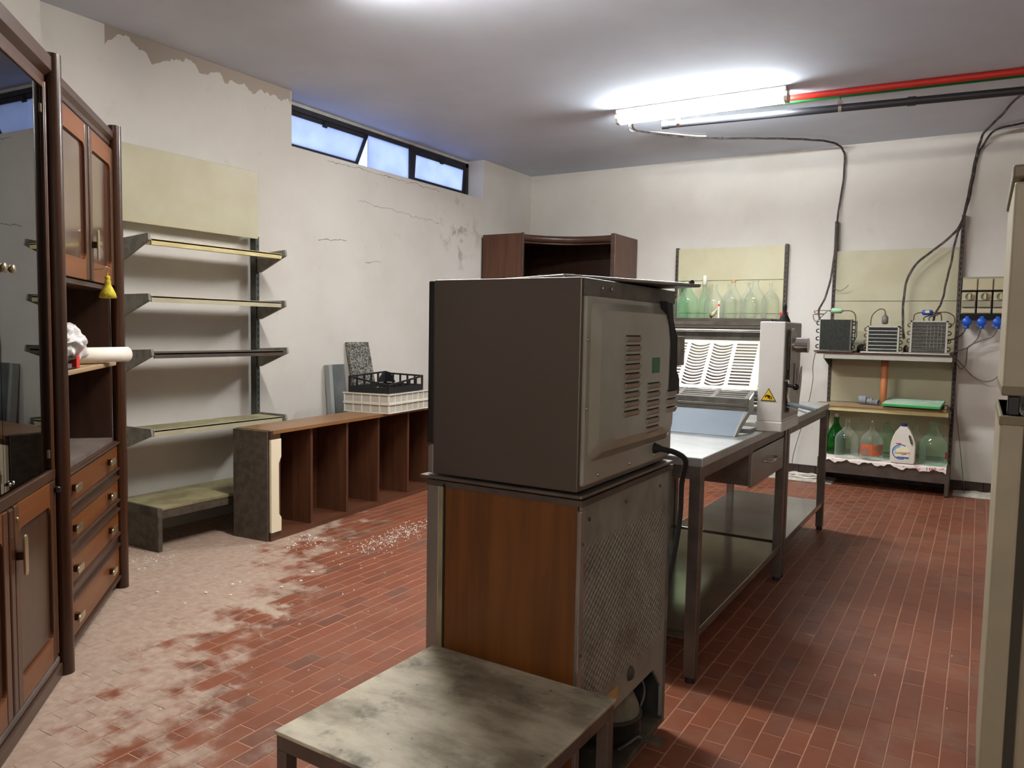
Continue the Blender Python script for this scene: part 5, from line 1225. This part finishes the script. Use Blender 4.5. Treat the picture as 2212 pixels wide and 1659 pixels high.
pc = {0: [(-.115,7.71,1.445),(-.126,7.72,1.411),(-.152,7.69,1.375),(-.196,7.66,1.346),(-.238,7.62,1.328),(-.26,7.60,1.26)],
      1: [(-.005,7.71,1.445),(-.010,7.73,1.413),(-.024,7.774,1.357),(-.056,7.774,1.309),(-.095,7.774,1.267),(-.097,7.774,1.175),(-.104,7.774,1.114),(-.138,7.774,1.084),(-.165,7.70,1.132),(-.21,7.62,1.212)],
      2: [(.110,7.71,1.445),(.109,7.73,1.415),(.077,7.774,1.367),(.004,7.774,1.338),(-.056,7.774,1.305),(-.102,7.77,1.267),(-.155,7.72,1.246),(-.22,7.65,1.22)]}
lbls = ['left blue plug of the three on the socket panel', 'middle blue plug of the three on the socket panel', 'right blue plug of the three on the socket panel']
for i, x in enumerate((-.112, -.002, .113)):
    p = thing('blue_plug', lbls[i], 'plug', (x, 7.75, 1.49), 0, 'blue plugs')
    MB().lathe([(0, 7.715), (.034, 7.715), (.037, 7.720), (.037, 7.775), (.030, 7.80), (.030, 7.82), (0, 7.82)], (x, 0, 1.494), 24, 'y').build('head', 'blue', p)
    MB().lathe([(.020, 1.475), (.018, 1.447), (.020, 1.445), (.020, 1.436), (0, 1.435)], (x, 7.737, 0), 16).build('neck', 'blue', p)
    MB().box(x-.014, x+.014, 7.725, 7.775, 1.526, 1.543).build('latch', 'blue', p, .003)
    MB().tube(pc[i], .0055, 8).build('power_lead', 'cable' if i == 0 else 'cable_grey', p)
single(MB().tube([(-.215,7.62,1.215),(-.170,7.74,1.17),(-.122,7.774,1.113),(-.048,7.774,1.028),(.040,7.774,.984),(.123,7.774,1.012),(.191,7.774,1.126),(.244,7.774,1.246),(.30,7.78,1.50)], .005, 8), 'slack_cable', 'cable_grey', 'slack grey cable drooping below the socket panel', 'cable', loc=(-.2, 7.7, 1.2))

# heap of plaster dust and cable coil behind the far table leg
hp = MB(); rnd = random.Random(4); n = 26; mrow = 12
for j in range(mrow+1):
    for i in range(n+1):
        u, v = i/n, j/mrow
        hgt = .035*math.sin(PI*u)**.6*(math.sin(PI*v)**.7 if 0 < v < 1 else 0)*(1+.5*math.sin(u*23+v*7))
        hp.v.append((-1.72+u*.62, 7.45+v*.385, max(.0012, hgt)))
hp.f = [(j*(n+1)+i, j*(n+1)+i+1, (j+1)*(n+1)+i+1, (j+1)*(n+1)+i) for j in range(mrow) for i in range(n)]; hp.sm = [True]*len(hp.f)
single(hp, 'plaster_heap', 'heap', 'low heap of white plaster dust on the floor by the back wall', 'debris', None, 'stuff', (-1.4, 7.6, 0))
hp = MB()
for j in range(7):
    for i in range(15): u, v = i/14, j/6; hp.v.append((-.14+u*.42, 7.56+v*.295, max(.0012, .012*math.sin(PI*u)*math.sin(PI*min(v, .5)*2*.5)*(1+.4*math.sin(u*21)))))
hp.f = [(j*15+i, j*15+i+1, (j+1)*15+i+1, (j+1)*15+i) for j in range(6) for i in range(14)]; hp.sm = [True]*len(hp.f)
single(hp, 'plaster_heap', 'heap', 'thin spread of pale plaster dust along the skirting right of the shelving', 'debris', None, 'stuff', (.05, 7.7, 0))
cc = []
for i in range(60): a = i*.36; cc.append((-1.36+(.19+.02*math.sin(i*.7))*math.cos(a), 7.50+(.10+.01*math.sin(i*.5))*math.sin(a), .045+.004*math.sin(i*1.3)))
single(MB().tube(cc, .005, 7, sub=2), 'cable_coil', 'cable_white', 'coil of white cable lying on the plaster heap', 'cable', loc=(-1.36, 7.5, .04))

# ================================================================== REFRIGERATOR AT RIGHT
FX, FY, FH = .052, 2.30, 1.787
t = thing('refrigerator', 'tall beige refrigerator at the right edge with split doors', 'refrigerator', (FX+.3, FY+.3, 0))
MB().box(FX+.075, FX+.66, FY+.004, FY+.60, .04, FH-.03).build('body', 'fridge', t, .008)
MB().box(FX+.052, FX+.075, FY+.012, FY+.59, .06, FH-.04).build('gasket', 'gasket', t)
MB().box(FX-.006, FX+.67, FY-.002, FY+.60, FH-.032, FH+.002).build('top_cap', 'fridge_trim', t, .006)
for (a, b, nm) in ((1.215, FH-.040, 'upper_door'), (.10, 1.165, 'lower_door')):
    dd = MB().box(FX, FX+.052, FY, FY+.595, a, b).build(nm, 'fridge', t, .006)
    if nm == 'upper_door': MB().box(FX-.001, FX+.053, FY-.001, FY+.596, a, a+.026).build('edge_trim', 'fridge_trim', dd, .004)
    else: MB().box(FX-.002, FX+.054, FY-.001, FY+.596, b-.026, b).build('edge_trim', 'fridge_trim', dd, .004)
MB().box(FX+.014, FX+.040, FY+.004, FY+.05, 1.166, 1.214).build('hinge', 'black_gloss', t, .003)
MB().box(FX+.045, FX+.16, FY+.002, FY+.03, 1.180, 1.192).build('hinge_plate', 'black', t)
MB().box(FX+.01, FX+.62, FY+.03, FY+.57, 0, .04).build('plinth', 'black', t)

# ================================================================== FOAM CRUMBS ON THE FLOOR
fc = MB(); rnd = random.Random(11)
def crumbs(n, cx, cy, sx, sy, ang, smin, smax):
    for _ in range(n):
        u, v = rnd.gauss(0, 1)*sx, rnd.gauss(0, 1)*sy
        x = cx+u*math.cos(ang)-v*math.sin(ang); y = cy+u*math.sin(ang)+v*math.cos(ang); r = rnd.uniform(smin, smax); z = .0025; h = rnd.uniform(.0015, .004)
        k = rnd.randint(4, 6); a0 = rnd.uniform(0, 6)
        base = [(x+r*rnd.uniform(.5, 1)*math.cos(a0+2*PI*i/k), y+r*rnd.uniform(.5, 1)*math.sin(a0+2*PI*i/k), .0012) for i in range(k)]
        fc.add(base+[(p[0], p[1], z+h) for p in base], [tuple(range(k, 2*k))]+[(i, (i+1) % k, k+(i+1) % k, k+i) for i in range(k)])
crumbs(330, -3.20, 3.85, .07, .26, .12, .002, .007)
crumbs(45, -3.55, 3.40, .07, .08, 0, .003, .009)
crumbs(50, -4.00, 2.60, .08, .07, 0, .003, .008)
crumbs(60, -3.2, 2.8, .45, .40, .4, .0015, .005)
crumbs(9, -3.2, 2.6, .3, .12, .6, .007, .014)
crumbs(18, -2.4, 2.0, .3, .3, 0, .0015, .004)
crumbs(4, -.2, 3.5, .3, .8, 0, .002, .005)
single(fc, 'foam_crumbs', 'foam', 'scattered white foam crumbs on the tiled floor', 'debris', None, 'stuff', (-3.2, 3.4, 0))
